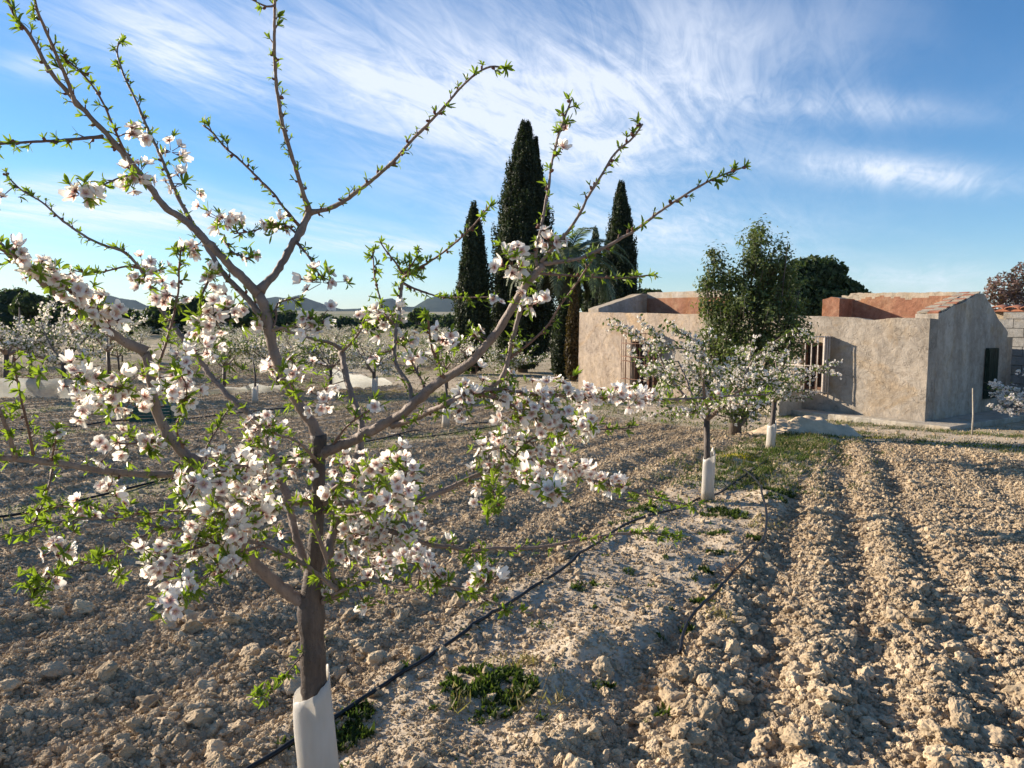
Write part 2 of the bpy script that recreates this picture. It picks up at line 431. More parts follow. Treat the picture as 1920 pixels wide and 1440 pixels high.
def build_ground():
    ox, oy = 0.0, -0.6
    a1 = np.linspace(-47, 47, 760); extra = np.linspace(47, 313, 90)[1:-1]
    ang = np.radians(np.concatenate([a1, extra]))
    r = np.concatenate([[0.25, 0.6, 1.0], np.geomspace(1.5, 45, 760), np.geomspace(45, 9000, 90)[1:]])
    A, RR = np.meshgrid(ang, r)
    x = ox + RR * np.sin(A); y = oy + RR * np.cos(A)
    dr = np.gradient(r)[:, None] * np.ones_like(A)
    z = ground_z(x.ravel(), y.ravel(), dr.ravel()).reshape(x.shape)
    V = np.stack([x, y, z], -1).reshape(-1, 3)
    na, nr = len(ang), len(r)
    i, j = np.meshgrid(np.arange(nr - 1), np.arange(na), indexing='ij'); j2 = (j + 1) % na
    q = np.stack([i * na + j, (i + 1) * na + j, (i + 1) * na + j2, i * na + j2], -1).reshape(-1, 4)
    L = q.reshape(-1); Z = np.full(len(q), 4)
    L = np.concatenate([L, np.arange(na)]); Z = np.concatenate([Z, [na]])
    mb = MB(); mb.add(V, (L, Z))
    g = mb.obj('ground', M_soil, smooth=True); g['kind'] = 'structure'
    pl, st, tr, rw = masks(V[:, 0], V[:, 1])
    a = g.data.attributes.new('strip', 'FLOAT', 'POINT'); a.data.foreach_set('value', np.clip(st * 0.95 + tr * 0.75 + 0.2 * rw, 0, 1).astype(np.float32))
    u = urow(V[:, 0], V[:, 1]); q_ = qhouse(V[:, 0], V[:, 1])
    weed = rw * 0.9 + st * 0.75 * sstep(6.5, 8.5, u) + tr * (0.55 * (1 - sstep(0.2, 1.6, q_)) + 0.45 * sstep(2.6, 4.0, q_)) + 0.45 * sstep(20, 30, V[:, 1]) * (1 - sstep(-3, 1, V[:, 0])) + 0.5 * sstep(45, 90, V[:, 1])
    a = g.data.attributes.new('weed', 'FLOAT', 'POINT'); a.data.foreach_set('value', np.clip(weed, 0, 1).astype(np.float32))
    return g
ground = build_ground()

# clods: rounded lumps with a few broken faces
def ico(sub):
    t = (1 + 5 ** .5) / 2
    V = [(-1, t, 0), (1, t, 0), (-1, -t, 0), (1, -t, 0), (0, -1, t), (0, 1, t), (0, -1, -t), (0, 1, -t), (t, 0, -1), (t, 0, 1), (-t, 0, -1), (-t, 0, 1)]
    Fs = [(0, 11, 5), (0, 5, 1), (0, 1, 7), (0, 7, 10), (0, 10, 11), (1, 5, 9), (5, 11, 4), (11, 10, 2), (10, 7, 6), (7, 1, 8), (3, 9, 4), (3, 4, 2), (3, 2, 6), (3, 6, 8), (3, 8, 9), (4, 9, 5), (2, 4, 11), (6, 2, 10), (8, 6, 7), (9, 8, 1)]
    V = [Vector(v).normalized() for v in V]
    for _ in range(sub):
        c = {}; N = []
        def mid(a, b):
            k = (min(a, b), max(a, b))
            if k not in c: V.append(((V[a] + V[b]) / 2).normalized()); c[k] = len(V) - 1
            return c[k]
        for a, b, d in Fs:
            x, y, z = mid(a, b), mid(b, d), mid(d, a); N += [(a, x, z), (b, y, x), (d, z, y), (x, y, z)]
        Fs = N
    return np.array([tuple(v) for v in V]), Fs
from mathutils import noise as mn
def clod_mesh(sub, seed, cuts, sq):
    r_ = np.random.default_rng(seed); V, Fs = ico(sub); V = V.copy()
    for _ in range(cuts):
        nn = r_.standard_normal(3); nn /= np.linalg.norm(nn); d = r_.uniform(0.55, 0.85)
        k = V @ nn; over = k > d; V[over] -= np.outer((k[over] - d) * .9, nn)
    off = r_.uniform(0, 50, 3)
    for i in range(len(V)):
        p = Vector(V[i] * 1.3 + off)
        V[i] *= 1 + 0.34 * mn.noise(p) + 0.20 * mn.noise(p * 2.3) + 0.13 * mn.noise(p * 5) + 0.07 * mn.noise(p * 11)
    V *= np.array([1.0, r_.uniform(0.65, 0.95), sq])
    mb = MB(); mb.add(V, Fs); return mb.mesh('clod', M_clod, smooth=False)
CLODS = [clod_mesh(3, 100 + i, 9 + i % 6, random.uniform(0.55, 0.85)) for i in range(12)]

def sample_ground(N, a0, a1, r0, r1):
    a = np.radians(rng.uniform(a0, a1, N)); r = np.exp(rng.uniform(math.log(r0), math.log(r1), N))
    return r * np.sin(a), r * np.cos(a), r
# the 300 that show largest: one object each
N = 5200
x, y, r = sample_ground(N, -40, 40, 2.35, 8.0)
pl, st, tr, rw = masks(x, y)
keep = rng.uniform(0, 1, N) < pl * 0.9 + 0.12 * st + 0.05 * tr
x, y, r = x[keep], y[keep], r[keep]
sz = 0.0125 * np.exp(np.abs(rng.standard_normal(len(x))) * 0.78)
right_boost = np.where(vrow(x, y) > -1.0, 1.08, 0.85); sz = np.clip(sz * right_boost, 0, 0.056 + 0.01 * rng.uniform(0, 1, len(x)))
order = np.argsort(-sz / r)[:300]
zt = ground_z(x, y)
for i in order:
    s_ = sz[i]
    o = link('clod', CLODS[random.randrange(len(CLODS))], ground)
    o.location = (x[i], y[i], zt[i] + s_ * 0.36); o.rotation_euler = (random.uniform(-.6, .6), random.uniform(-.6, .6), random.uniform(0, 6.3))
    o.scale = (s_, s_, s_)
proto_objs = [o for o in ground.children][:]
seen, protos = set(), []
for o in proto_objs:
    if o.data.name not in seen: seen.add(o.data.name); protos.append(o)
# everything smaller: scattered over the tilled soil as one stuff
def scatter_clods(N):
    x, y, r = sample_ground(N, -42, 42, 2.0, 34)
    pl, st, tr, rw = masks(x, y)
    k = rng.uniform(0, 1, N) < pl * 0.92 + 0.30 * st + 0.07 * tr + 0.05
    x, y, r = x[k], y[k], r[k]
    sz = 0.0030 * np.exp(np.abs(rng.standard_normal(len(x))) * 0.85) + 0.00055 * r
    sz *= np.where(vrow(x, y) > -1.0, 1.08, 0.88)
    sz = np.minimum(sz, 0.034)
    return x, y, ground_z(x, y) + sz * 0.15, sz
x, y, z, sz = scatter_clods(420000)
me = bpy.data.meshes.new('soil_crumbs'); me.vertices.add(len(x)); me.vertices.foreach_set('co', np.stack([x, y, z], -1).reshape(-1).astype(np.float32))
for nm, ty, val in (('scl', 'FLOAT', sz), ('idx', 'INT', rng.integers(0, len(protos), len(x))), ('rot', 'FLOAT_VECTOR', rng.uniform(-3, 3, (len(x), 3)) * np.array([.3, .3, 1]))):
    a = me.attributes.new(nm, ty, 'POINT'); a.data.foreach_set('vector' if ty == 'FLOAT_VECTOR' else 'value', np.asarray(val).reshape(-1).astype(np.int32 if ty == 'INT' else np.float32))
me.materials.append(M_clod)
crumbs = bpy.data.objects.new('soil_crumbs', me); C.objects.link(crumbs)
tag(crumbs, 'loose dry crumbs and small clods of tan earth covering the tilled ground', 'soil', kind='stuff')
ng = bpy.data.node_groups.new('scatter', 'GeometryNodeTree')
ng.interface.new_socket('Geometry', in_out='INPUT', socket_type='NodeSocketGeometry'); ng.interface.new_socket('Geometry', in_out='OUTPUT', socket_type='NodeSocketGeometry')
gn, gl = ng.nodes, ng.links
gi, go = gn.new('NodeGroupInput'), gn.new('NodeGroupOutput'); jo = gn.new('GeometryNodeJoinGeometry'); ip = gn.new('GeometryNodeInstanceOnPoints')
for o in protos:
    oi = gn.new('GeometryNodeObjectInfo'); oi.inputs['Object'].default_value = o; oi.inputs['As Instance'].default_value = True; oi.transform_space = 'ORIGINAL'
    gl.new(oi.outputs['Geometry'], jo.inputs[0])
def na(nm, ty):
    a = gn.new('GeometryNodeInputNamedAttribute'); a.data_type = ty; a.inputs['Name'].default_value = nm; return a.outputs['Attribute']
gl.new(gi.outputs[0], ip.inputs['Points']); gl.new(jo.outputs[0], ip.inputs['Instance']); ip.inputs['Pick Instance'].default_value = True
gl.new(na('idx', 'INT'), ip.inputs['Instance Index']); gl.new(na('scl', 'FLOAT'), ip.inputs['Scale']); gl.new(na('rot', 'FLOAT_VECTOR'), ip.inputs['Rotation'])
gl.new(ip.outputs[0], go.inputs[0])
mod = crumbs.modifiers.new('scatter', 'NODES'); mod.node_group = ng
# ------------------------------------------------------------------ plants: shared pieces
def bark_mat(name, a, b_, scale=(1, 1, 0.25)):
    m, n, l, b = mat(name)
    co = pos(n)
    f = noise(n, l, 35, 6, 0.7, co, 0.4, scale); f2 = noise(n, l, 5, 4, 0.6, co)
    c = ramp(n, l, f, [(0.25, a), (0.75, b_)])
    c = mixcol(n, l, 0.6, c, ramp(n, l, f2, [(0.3, (0.7, 0.66, 0.62)), (0.7, (1.2, 1.2, 1.2))]), 'MULTIPLY')
    l.new(c, b.inputs['Base Color']); b.inputs['Roughness'].default_value = 0.62; b.inputs['Specular IOR Level'].default_value = 0.35
    vz = n.new('ShaderNodeTexVoronoi'); vz.inputs['Scale'].default_value = 95; l.new(co, vz.inputs['Vector'])
    lent = ramp(n, l, vz.outputs['Distance'], [(0.10, (1, 1, 1)), (0.24, (0, 0, 0))])
    l.new(mixcol(n, l, lent, c, mixcol(n, l, 1.0, c, (0.62, 0.58, 0.55), 'MULTIPLY')), b.inputs['Base Color'])
    u = bump(n, l, b, f, 0.8, 0.006); u = bump(n, l, b, noise(n, l, 18, 5, 0.65, co), 0.8, 0.01, u); bump(n, l, b, lent, 0.5, 0.002, u)
    return m
M_bark = bark_mat('almond_bark', (0.15, 0.112, 0.092), (0.31, 0.235, 0.19))
M_trunk = bark_mat('old_almond_bark', (0.036, 0.028, 0.024), (0.14, 0.107, 0.087))
M_twig = bark_mat('twig_bark', (0.13, 0.075, 0.055), (0.24, 0.15, 0.11))
M_petal = thin('petal', (0.97, 0.945, 0.91), (1.0, 0.97, 0.90), (0.58, 0.20, 0.17), 0.56, 0.55, 0.04, 60)
M_leaf = thin('young_leaf', (0.21, 0.28, 0.045), (1.5, 1.6, 0.6), (0.13, 0.19, 0.03), 0.5, 0.38, 0.3, 25)
M_stamen = simple('stamen', (0.72, 0.50, 0.30), 0.6, 40, 0.3)
M_calyx = simple('calyx', (0.17, 0.075, 0.05), 0.6, 60, 0.4)

def petal_geo(L, Wd, cup, notch=0.10, nu=4, nv=3):
    """one petal along +x, cupped upward; attribute 0 at the claw to 1 at the rim"""
    V, A = [], []
    for i in range(nu + 1):
        t = i / nu
        w = Wd * (math.sin(math.pi * min(1, t * 0.80 + 0.07)) ** 0.75) * (0.15 if t == 0 else 1)
        for j in range(nv + 1):
            s_ = j / nv * 2 - 1
            xx = L * t - (notch * L * (1 - abs(s_)) if i == nu else 0) - (L * 0.13 * s_ * s_ if i >= nu - 1 else 0)
            V.append((xx, w * s_, cup * L * t * t + 0.18 * L * s_ * s_ * t * (1 - t * 0.5) + 0.02 * L * math.sin(7 * t + 3 * s_)))
            A.append(min(1, max(0, (t - 0.07) * 2.7)))
    Fs = [(i * (nv + 1) + j, (i + 1) * (nv + 1) + j, (i + 1) * (nv + 1) + j + 1, i * (nv + 1) + j + 1) for i in range(nu) for j in range(nv)]
    return np.array(V), Fs, np.array(A)
def flower_proto(seed, cup, nu=4, nv=3, stam=9, detail=True):
    r_ = random.Random(seed); mb = MB()
    for k in range(5):
        a = 2 * math.pi * k / 5 + r_.uniform(-.12, .12)
        V, Fs, A = petal_geo(r_.uniform(.44, .54), r_.uniform(.175, .225), cup + r_.uniform(-.14, .18), r_.uniform(.06, .16), nu, nv)
        tl = r_.uniform(-.25, .25); V = V @ np.array([[1, 0, 0], [0, math.cos(tl), math.sin(tl)], [0, -math.sin(tl), math.cos(tl)]])
        V = V @ np.array([[math.cos(a), math.sin(a), 0], [-math.sin(a), math.cos(a), 0], [0, 0, 1]])
        V[:, 2] += 0.01 * (k % 2)
        mb.add(V, Fs, 0, A)
    for k in range(stam):
        a = r_.uniform(0, 6.3); s_ = r_.uniform(.03, .17); h = r_.uniform(.16, .26); c, s2 = math.cos(a), math.sin(a); w = .009
        mb.add([(w * s2, -w * c, 0), (-w * s2, w * c, 0), (c * s_ - w * s2, s2 * s_ + w * c, h), (c * s_ + w * s2, s2 * s_ - w * c, h)], [(0, 1, 2, 3)], 1)
        if detail: mb.box((c * s_, s2 * s_, h), (.034, .034, .03), None, 1)
    mb.tube([(0, 0, -.16), (0, 0, -.06), (0, 0, .012)], [.028, .062, .075], 6, 2)
    if detail:
        for k in range(5):
            a = 2 * math.pi * (k + .5) / 5; c, s2 = math.cos(a), math.sin(a)
            mb.add([(c * .05 - s2 * .04, s2 * .05 + c * .04, -.03), (c * .05 + s2 * .04, s2 * .05 - c * .04, -.03), (c * .2, s2 * .2, -.02)], [(0, 1, 2)], 2)
    return mb
FLO = [flower_proto(i, (0.06, 0.32, 0.16, 0.6, 0.1, 1.1)[i]) for i in range(6)]
FLO_MESH = [f.mesh('blossom', [M_petal, M_stamen, M_calyx], True) for f in FLO]
FLO_FIN = [f.fin() for f in FLO]
SMALL_FLO = [flower_proto(20 + i, (0.2, 0.5, 0.9)[i], 2, 1, 2, False).fin() for i in range(3)]
def leaf_proto(mb, L, wd, a, pitch, curl, nu=4, leaf_tone=1.0):
    V, A = [], []
    for i in range(nu + 1):
        t = i / nu; w = wd * math.sin(math.pi * min(.985, (t * .93 + .04))) ** .8
        zz_ = math.sin(pitch) * L * t - curl * L * t * t; rr = math.cos(pitch) * L * t
        for s_ in (-1, 0, 1):
            V.append((rr, w * s_, zz_ + abs(s_) * w * .55)); A.append(leaf_tone * (0.5 + 0.5 * t))  # random tone per leaf, paler towards the tip
    Fs = [(i * 3 + j, (i + 1) * 3 + j, (i + 1) * 3 + j + 1, i * 3 + j + 1) for i in range(nu) for j in range(2)]
    V = np.array(V) @ np.array([[math.cos(a), math.sin(a), 0], [-math.sin(a), math.cos(a), 0], [0, 0, 1]])
    mb.add(V, Fs, 0, A)
def tuft_proto(seed, n, pmin=.4, pmax=1.3, L0=.6, L1=1.1):
    r_ = random.Random(seed); mb = MB()
    for k in range(n):
        leaf_proto(mb, r_.uniform(L0, L1), r_.uniform(.085, .14), 2.4 * k + r_.uniform(-.4, .4), r_.uniform(pmin, pmax), r_.uniform(-.1, .4), 4, r_.uniform(.5, 1))
    mb.tube([(0, 0, -.08), (0, 0, .1)], [.045, .03], 5, 1)
    return mb
TUF = [tuft_proto(i, (3, 4, 5, 6, 7)[i % 5]) for i in range(10)]
TUF_MESH = [t.mesh('leaf_tuft', [M_leaf, M_calyx], False) for t in TUF]
TUF_FIN = [t.fin() for t in TUF]
bud_m = MB(); bud_m.tube([(0, 0, 0), (0, 0, .2), (0, 0, .55), (0, 0, .85), (0, 0, 1)], [.14, .26, .34, .24, .06], 7, 0)
BUD = bud_m.fin()

# ------------------------------------------------------------------ foreground almond tree (limbs follow the photograph in plan and height)
D0 = 2.3
TREE = []          # (array of rows: x, y, z, radius, px, py, depth)
def joint(px, py):
    best, bd = None, 1e9
    for arr in TREE:
        d = np.hypot(arr[:, 4] - px, arr[:, 5] - py); i = int(np.argmin(d))
        if d[i] < bd: bd, best = d[i], arr[i]
    return best, bd
def limb(pts, r0, r1, d1=0.0, d0=None, bow=0.0):
    """pts: where the limb runs; r0, r1 half widths there; d1 how much farther (or nearer) its tip stands"""
    if d0 is None:
        j, _ = joint(*pts[0]); d0 = j[6] - D0
    Ls = np.concatenate([[0], np.cumsum([math.dist(a, b) for a, b in zip(pts[:-1], pts[1:])])]); Ls /= Ls[-1]
    rows = []
    for (px, py), t in zip(pts, Ls):
        Y = D0 + d0 + (d1 - d0) * t + bow * math.sin(math.pi * t)
        p = P(px, py, Y); rr = .80 * (r0 + (r1 - r0) * t ** 0.8) / F * Y
        rows.append((p.x, p.y, p.z, rr, px, py, Y))
    arr = spline(rows, 0.012); arr[:, 3] = np.maximum(arr[:, 3], 0.0011)
    TREE.append(arr); return arr
base = P(600, 1440, D0); zb = gz(base.x, base.y)
almond = empty('almond_tree', (base.x, base.y, zb))
tag(almond, 'large almond tree in the foreground, its bare shoots and blossom filling the left half', 'tree')
# trunk
rows = [(base.x + .004, base.y, zb - .05, .052, 604, 1500, D0), (base.x, base.y, zb + .25, .045, 601, 1440, D0)]
for px, py, r_ in ((592, 1330, 25), (588, 1260, 24.5), (585, 1190, 23.5), (583, 1140, 26), (586, 1100, 19), (590, 1050, 15), (594, 990, 13), (597, 930, 12.5), (597, 870, 13), (598, 835, 15), (597, 815, 15)):
    p = P(px, py, D0); rows.append((p.x, p.y, p.z, r_ / F * D0, px, py, D0))
TREE.append(spline(rows, 0.015))
DEFS = [  # points, r0, r1, depth of the tip
 ([(583,1140),(545,1115),(505,1082),(470,1048),(432,992),(405,935),(385,892),(370,866)], 15, 12, -.18),
 ([(372,866),(345,884),(290,890),(200,884),(130,872),(60,862),(-20,858)], 8, 7, -.45),
 ([(28,858),(16,815),(4,782),(-12,750)], 6, 4, -.5),
 ([(62,852),(52,800),(40,750),(30,700),(25,668)], 3.5, 2, -.52),
 ([(98,858),(102,835),(107,815)], 2.5, 1.8, -.5),
 ([(98,880),(92,910),(82,940),(60,990)], 3, 1.8, -.5),
 ([(372,866),(340,845),(310,806),(292,765),(285,722),(281,688),(273,660)], 12, 11, -.22),
 ([(273,660),(230,638),(182,606),(140,574),(95,542),(50,505),(10,470),(-30,436)], 11, 7, -.5),
 ([(200,618),(170,585),(130,545),(85,515),(45,495),(5,462)], 4, 2.5, -.52),
 ([(284,712),(303,668),(318,620),(328,580),(335,540),(336,500),(340,462)], 4, 2, -.25),
 ([(585,1095),(566,1040),(551,990),(540,940),(528,900),(514,852),(497,812),(472,780),(434,748),(402,713),(370,670),(345,636),(318,602),(296,570)], 11, 5, .42),
 ([(318,602),(297,573),(283,540),(262,503),(233,473),(187,457),(150,437),(113,410),(80,380),(43,358),(12,330)], 4.5, 1.6, .30),
 ([(262,503),(235,500),(200,508),(165,512),(130,505)], 2.6, 1.5, .3),
 ([(597,820),(582,790),(560,757),(535,712),(515,662),(503,612),(491,562),(485,548)], 13, 12, -.05),
 ([(485,550),(455,522),(430,497),(402,468),(375,440),(345,412),(313,391),(288,360),(262,325),(240,298),(200,252),(153,202),(125,170),(97,138),(57,67),(27,28),(5,-25)], 11, 3, -.42),
 ([(490,592),(456,552),(425,520),(400,482),(372,435),(347,395),(323,345),(300,290),(273,233),(257,193),(233,143),(220,100),(223,78)], 7.5, 1.8, .12),
 ([(153,202),(143,196),(123,143),(103,97),(83,50),(70,20),(60,-25)], 5, 3, -.5),
 ([(236,290),(217,247),(193,193),(173,160),(143,127),(112,102)], 3, 1.8, -.36),
 ([(192,256),(130,262),(60,266),(0,270),(-20,272)], 4, 2.6, -.55),
 ([(262,325),(228,332),(190,348),(158,362)], 2.4, 1.6, -.5),
 ([(487,545),(500,530),(520,507),(547,460),(563,435),(580,398)], 9, 8, .05),
 ([(580,398),(563,343),(547,293),(530,233),(522,187),(517,143),(514,83),(516,-25)], 5.5, 3, -.25),
 ([(516,10),(500,12),(470,-2)], 2.4, 1.5, -.27),
 ([(580,400),(627,387),(673,357),(707,330),(740,300),(770,265),(800,235),(833,200),(863,165),(893,138),(920,125),(944,127)], 5.5, 2, -.12),
 ([(563,425),(533,390),(513,363),(480,330),(450,300),(423,277),(397,247),(380,235)], 3.5, 2, .1),
 ([(560,440),(530,420),(505,424),(470,434),(440,438)], 2.6, 1.6, .15),
 ([(555,452),(580,483),(592,505),(604,520)], 3, 1.8, -.1),
 ([(505,620),(545,612),(590,612)], 4, 2.5, -.15),
 ([(591,1070),(612,1040),(628,985),(648,925),(668,862),(678,812),(670,770),(657,735),(648,700),(640,657)], 12, 6.5, .5),
 ([(640,657),(625,645),(593,637),(560,628),(515,612)], 4.5, 2.5, .45),
 ([(640,660),(660,640),(682,612)], 4, 2.5, .4),
 ([(600,1130),(640,1112),(627,1087),(614,1052),(601,1016),(591,988),(584,965)], 6, 5, -.12),
 ([(600,850),(640,835),(677,817),(743,783),(773,760),(813,723),(867,690),(893,667),(920,637),(943,607),(970,560),(990,530),(1018,497)], 13, 8.5, -.2),
 ([(1008,500),(1005,477),(1014,428),(1027,359),(1034,310),(1045,262),(1059,220),(1072,186)], 4, 2.2, -.15),
 ([(1014,492),(1026,477),(1055,446),(1083,407),(1104,366),(1128,328),(1152,289),(1187,258),(1205,232)], 4.2, 2.2, -.3),
 ([(1018,495),(1070,488),(1110,475),(1150,455),(1200,425),(1240,395),(1290,362),(1340,334),(1390,315)], 5, 2, -.35),
 ([(1000,512),(1060,516),(1110,519),(1170,521),(1228,515)], 3, 1.8, .05),
 ([(755,530),(767,537),(793,547),(827,557),(870,558),(922,557)], 2.8, 1.6, .25),
 ([(828,745),(870,747),(915,728),(937,713),(950,687),(960,640),(973,590),(984,550)], 6, 5, -.1),
 ([(955,672),(993,643),(1027,610),(1050,573),(1077,537),(1100,503),(1117,478)], 3.2, 1.8, -.2),
 ([(735,798),(773,787),(807,770),(837,757)], 7, 6, -.25),
 ([(837,757),(880,735),(930,730),(1000,738),(1080,744),(1150,747),(1230,749),(1300,747),(1360,743),(1440,740)], 5.5, 1.6, .75),
 ([(890,735),(950,755),(1000,782),(1060,800),(1110,806),(1190,802)], 4, 1.5, .15),
 ([(773,760),(767,723),(742,682),(740,647),(745,607),(750,573),(753,540),(757,517)], 5.5, 3.5, .2),
 ([(757,517),(740,490),(722,468),(712,452)], 2.6, 1.6, .2),
 ([(757,517),(775,492),(786,470)], 2.8, 1.8, .15),
 ([(757,520),(782,505),(800,494),(830,474),(865,445),(890,420),(910,395),(925,378)], 3.2, 1.6, .05),
 ([(744,610),(722,590),(713,560),(703,523),(700,490),(698,470)], 2.6, 1.6, .3),
 ([(800,735),(787,707),(773,680),(757,647),(745,625)], 3.5, 2.2, .15),
 ([(838,712),(827,700),(823,680),(810,653),(804,610),(803,590)], 3.4, 2.2, -.3),
 ([(600,940),(660,943),(707,946),(780,937),(833,920),(873,900),(920,882),(960,866),(1010,862),(1060,880),(1110,900),(1170,915),(1230,934),(1300,948)], 8.5, 1.8, .5),
 ([(955,868),(975,842),(1000,822),(1040,808),(1090,792)], 3, 1.6, .2),
 ([(925,882),(925,915),(935,948)], 2.6, 1.5, -.5),
 ([(960,866),(990,888),(1012,905),(1035,925)], 3, 1.6, -.4),
 ([(625,995),(680,990),(730,996),(767,1006),(800,1020),(850,1027),(883,1033),(927,1028),(1000,1027),(1067,1017),(1140,1003),(1200,1000),(1270,1005)], 7, 1.8, .2),
 ([(883,1033),(893,1055),(903,1080)], 3, 1.8, -.4),
 ([(600,1128),(640,1108),(693,1087),(753,1100),(813,1098),(867,1103),(913,1123),(967,1147)], 4.5, 1.6, -.5),
 ([(600,940),(640,905),(690,880),(730,872),(765,888)], 5, 2.2, -.35),
 ([(605,960),(660,965),(710,950),(745,935)], 4, 2, -.45),
 ([(632,1105),(567,1057),(527,1037),(490,1020),(433,1010),(383,1000),(300,987),(233,973),(150,973),(83,983),(12,1004)], 6, 2.2, -.6),
 ([(590,863),(540,867),(483,871),(430,880),(380,905),(345,925)], 5, 2.5, -.5),
 ([(583,943),(533,946),(497,954),(450,970),(405,985)], 4.5, 2.2, -.35),
 ([(495,1022),(440,1040),(400,1070),(355,1105),(322,1140)], 3.2, 1.6, -.62),
 ([(430,968),(370,957),(300,960),(240,963),(180,955),(100,950),(50,962)], 3.4, 1.6, -.1),
 ([(300,986),(220,1035),(150,1060),(100,1082),(58,1110)], 2.8, 1.5, -.65),
 ([(575,1207),(563,1233),(533,1267),(507,1297),(483,1308)], 2.2, 1.4, -.2),
 ([(397,500),(397,513),(383,543),(373,573)], 3.5, 2.4, -.1),
 ([(420,452),(437,473),(468,486)], 2.2, 1.5, -.2),
 ([(508,620),(518,598),(520,570),(556,558)], 2.6, 1.6, .0),
 ([(455,1000),(380,1025),(320,1040),(290,1058)], 3.2, 1.8, -.45),
 ([(345,845),(330,800),(345,770),(350,740)], 3, 1.8, -.35),
 ([(290,745),(250,735),(200,722),(140,706)], 4.5, 2, -.5),
 ([(320,820),(270,830),(222,832)], 3.2, 1.8, -.3),
 ([(374,862),(395,825),(410,800),(425,770)], 2.6, 1.6, -.05),
 ([(600,870),(560,830),(520,815),(495,805)], 4, 2.4, -.4),
 ([(560,757),(545,720),(540,700)], 3, 1.8, -.2),
 ([(620,842),(650,800),(690,770),(702,752)], 3.2, 1.8, -.1),
]
for pts, r0, r1, d1 in DEFS: limb(pts, r0, r1, d1)
for k, arr in enumerate(TREE):
    pts = arr[:, :3].copy(); rad = arr[:, 3].copy()
    n_ = len(pts)
    if k == 0: rad = rad * (1 + 0.04 * np.sin(np.arange(n_) * .9))
    else:
        kn = 1 + 0.05 * np.sin(np.arange(n_) * 1.7 + k) + 0.22 * np.convolve((rng.uniform(0, 1, n_) > 0.90).astype(float), [.4, 1, .4], 'same') * rng.uniform(.3, 1, n_)
        rad = rad * kn; rad[:3] *= np.array([1.3, 1.18, 1.08])[:min(3, n_)][:len(rad[:3])]
        pts[1:] += rng.standard_normal((n_ - 1, 3)) * (rad[1:, None] * 0.10)
    mb = MB(); mb.tube(pts, rad, 14 if k == 0 else (10 if rad[0] > .008 else 7), 0, 0.03 if rad[0] > .008 else 0.05)
    o = mb.obj('trunk' if k == 0 else 'branch', M_trunk if k == 0 else (M_bark if rad[0] > .0062 else M_twig), None, True)
    o.parent = almond; o.matrix_parent_inverse = Matrix.Translation(-almond.location)

ALLP = np.concatenate(TREE[1:])
twigs = MB()
FL = []   # (pos, normal, size)
LF = []
BD = []
campos = np.array(EYE)
def cluster(px, py, n, sp=18, leaves=2):
    j, d = joint(px, py); Y = j[6]; c = np.array(P(px, py, Y)); s_ = sp / F * Y
    bp = j[:3]
    if d > 10:
        mid = (c + bp) / 2 + rng.standard_normal(3) * .006
        twigs.tube([bp, mid, c], [.0022, .0018, .0014], 5)
    ax = c - bp; ax = ax / (np.linalg.norm(ax) + 1e-6)
    for k in range(n):
        off = rng.standard_normal(3) * s_ * np.array([.62, .62, .62]); p = c + off
        nr = off / (np.linalg.norm(off) + 1e-6) + rng.standard_normal(3) * .35 + np.array([0, 0, .25])
        v = campos - p; v /= np.linalg.norm(v); nr = nr + v * .25
        sz_ = rng.uniform(.037, .049); FL.append((p, nr, sz_))
        nn = nr / np.linalg.norm(nr); q = p - nn * sz_ * .15
        e = c + off * .15; twigs.tube([e, q], [.0011, .0011], 4)
    for k in range(leaves):
        off = rng.standard_normal(3) * s_ * .8; LF.append((c + off * .8, off + np.array([0, 0, .01]), rng.uniform(.028, .042)))
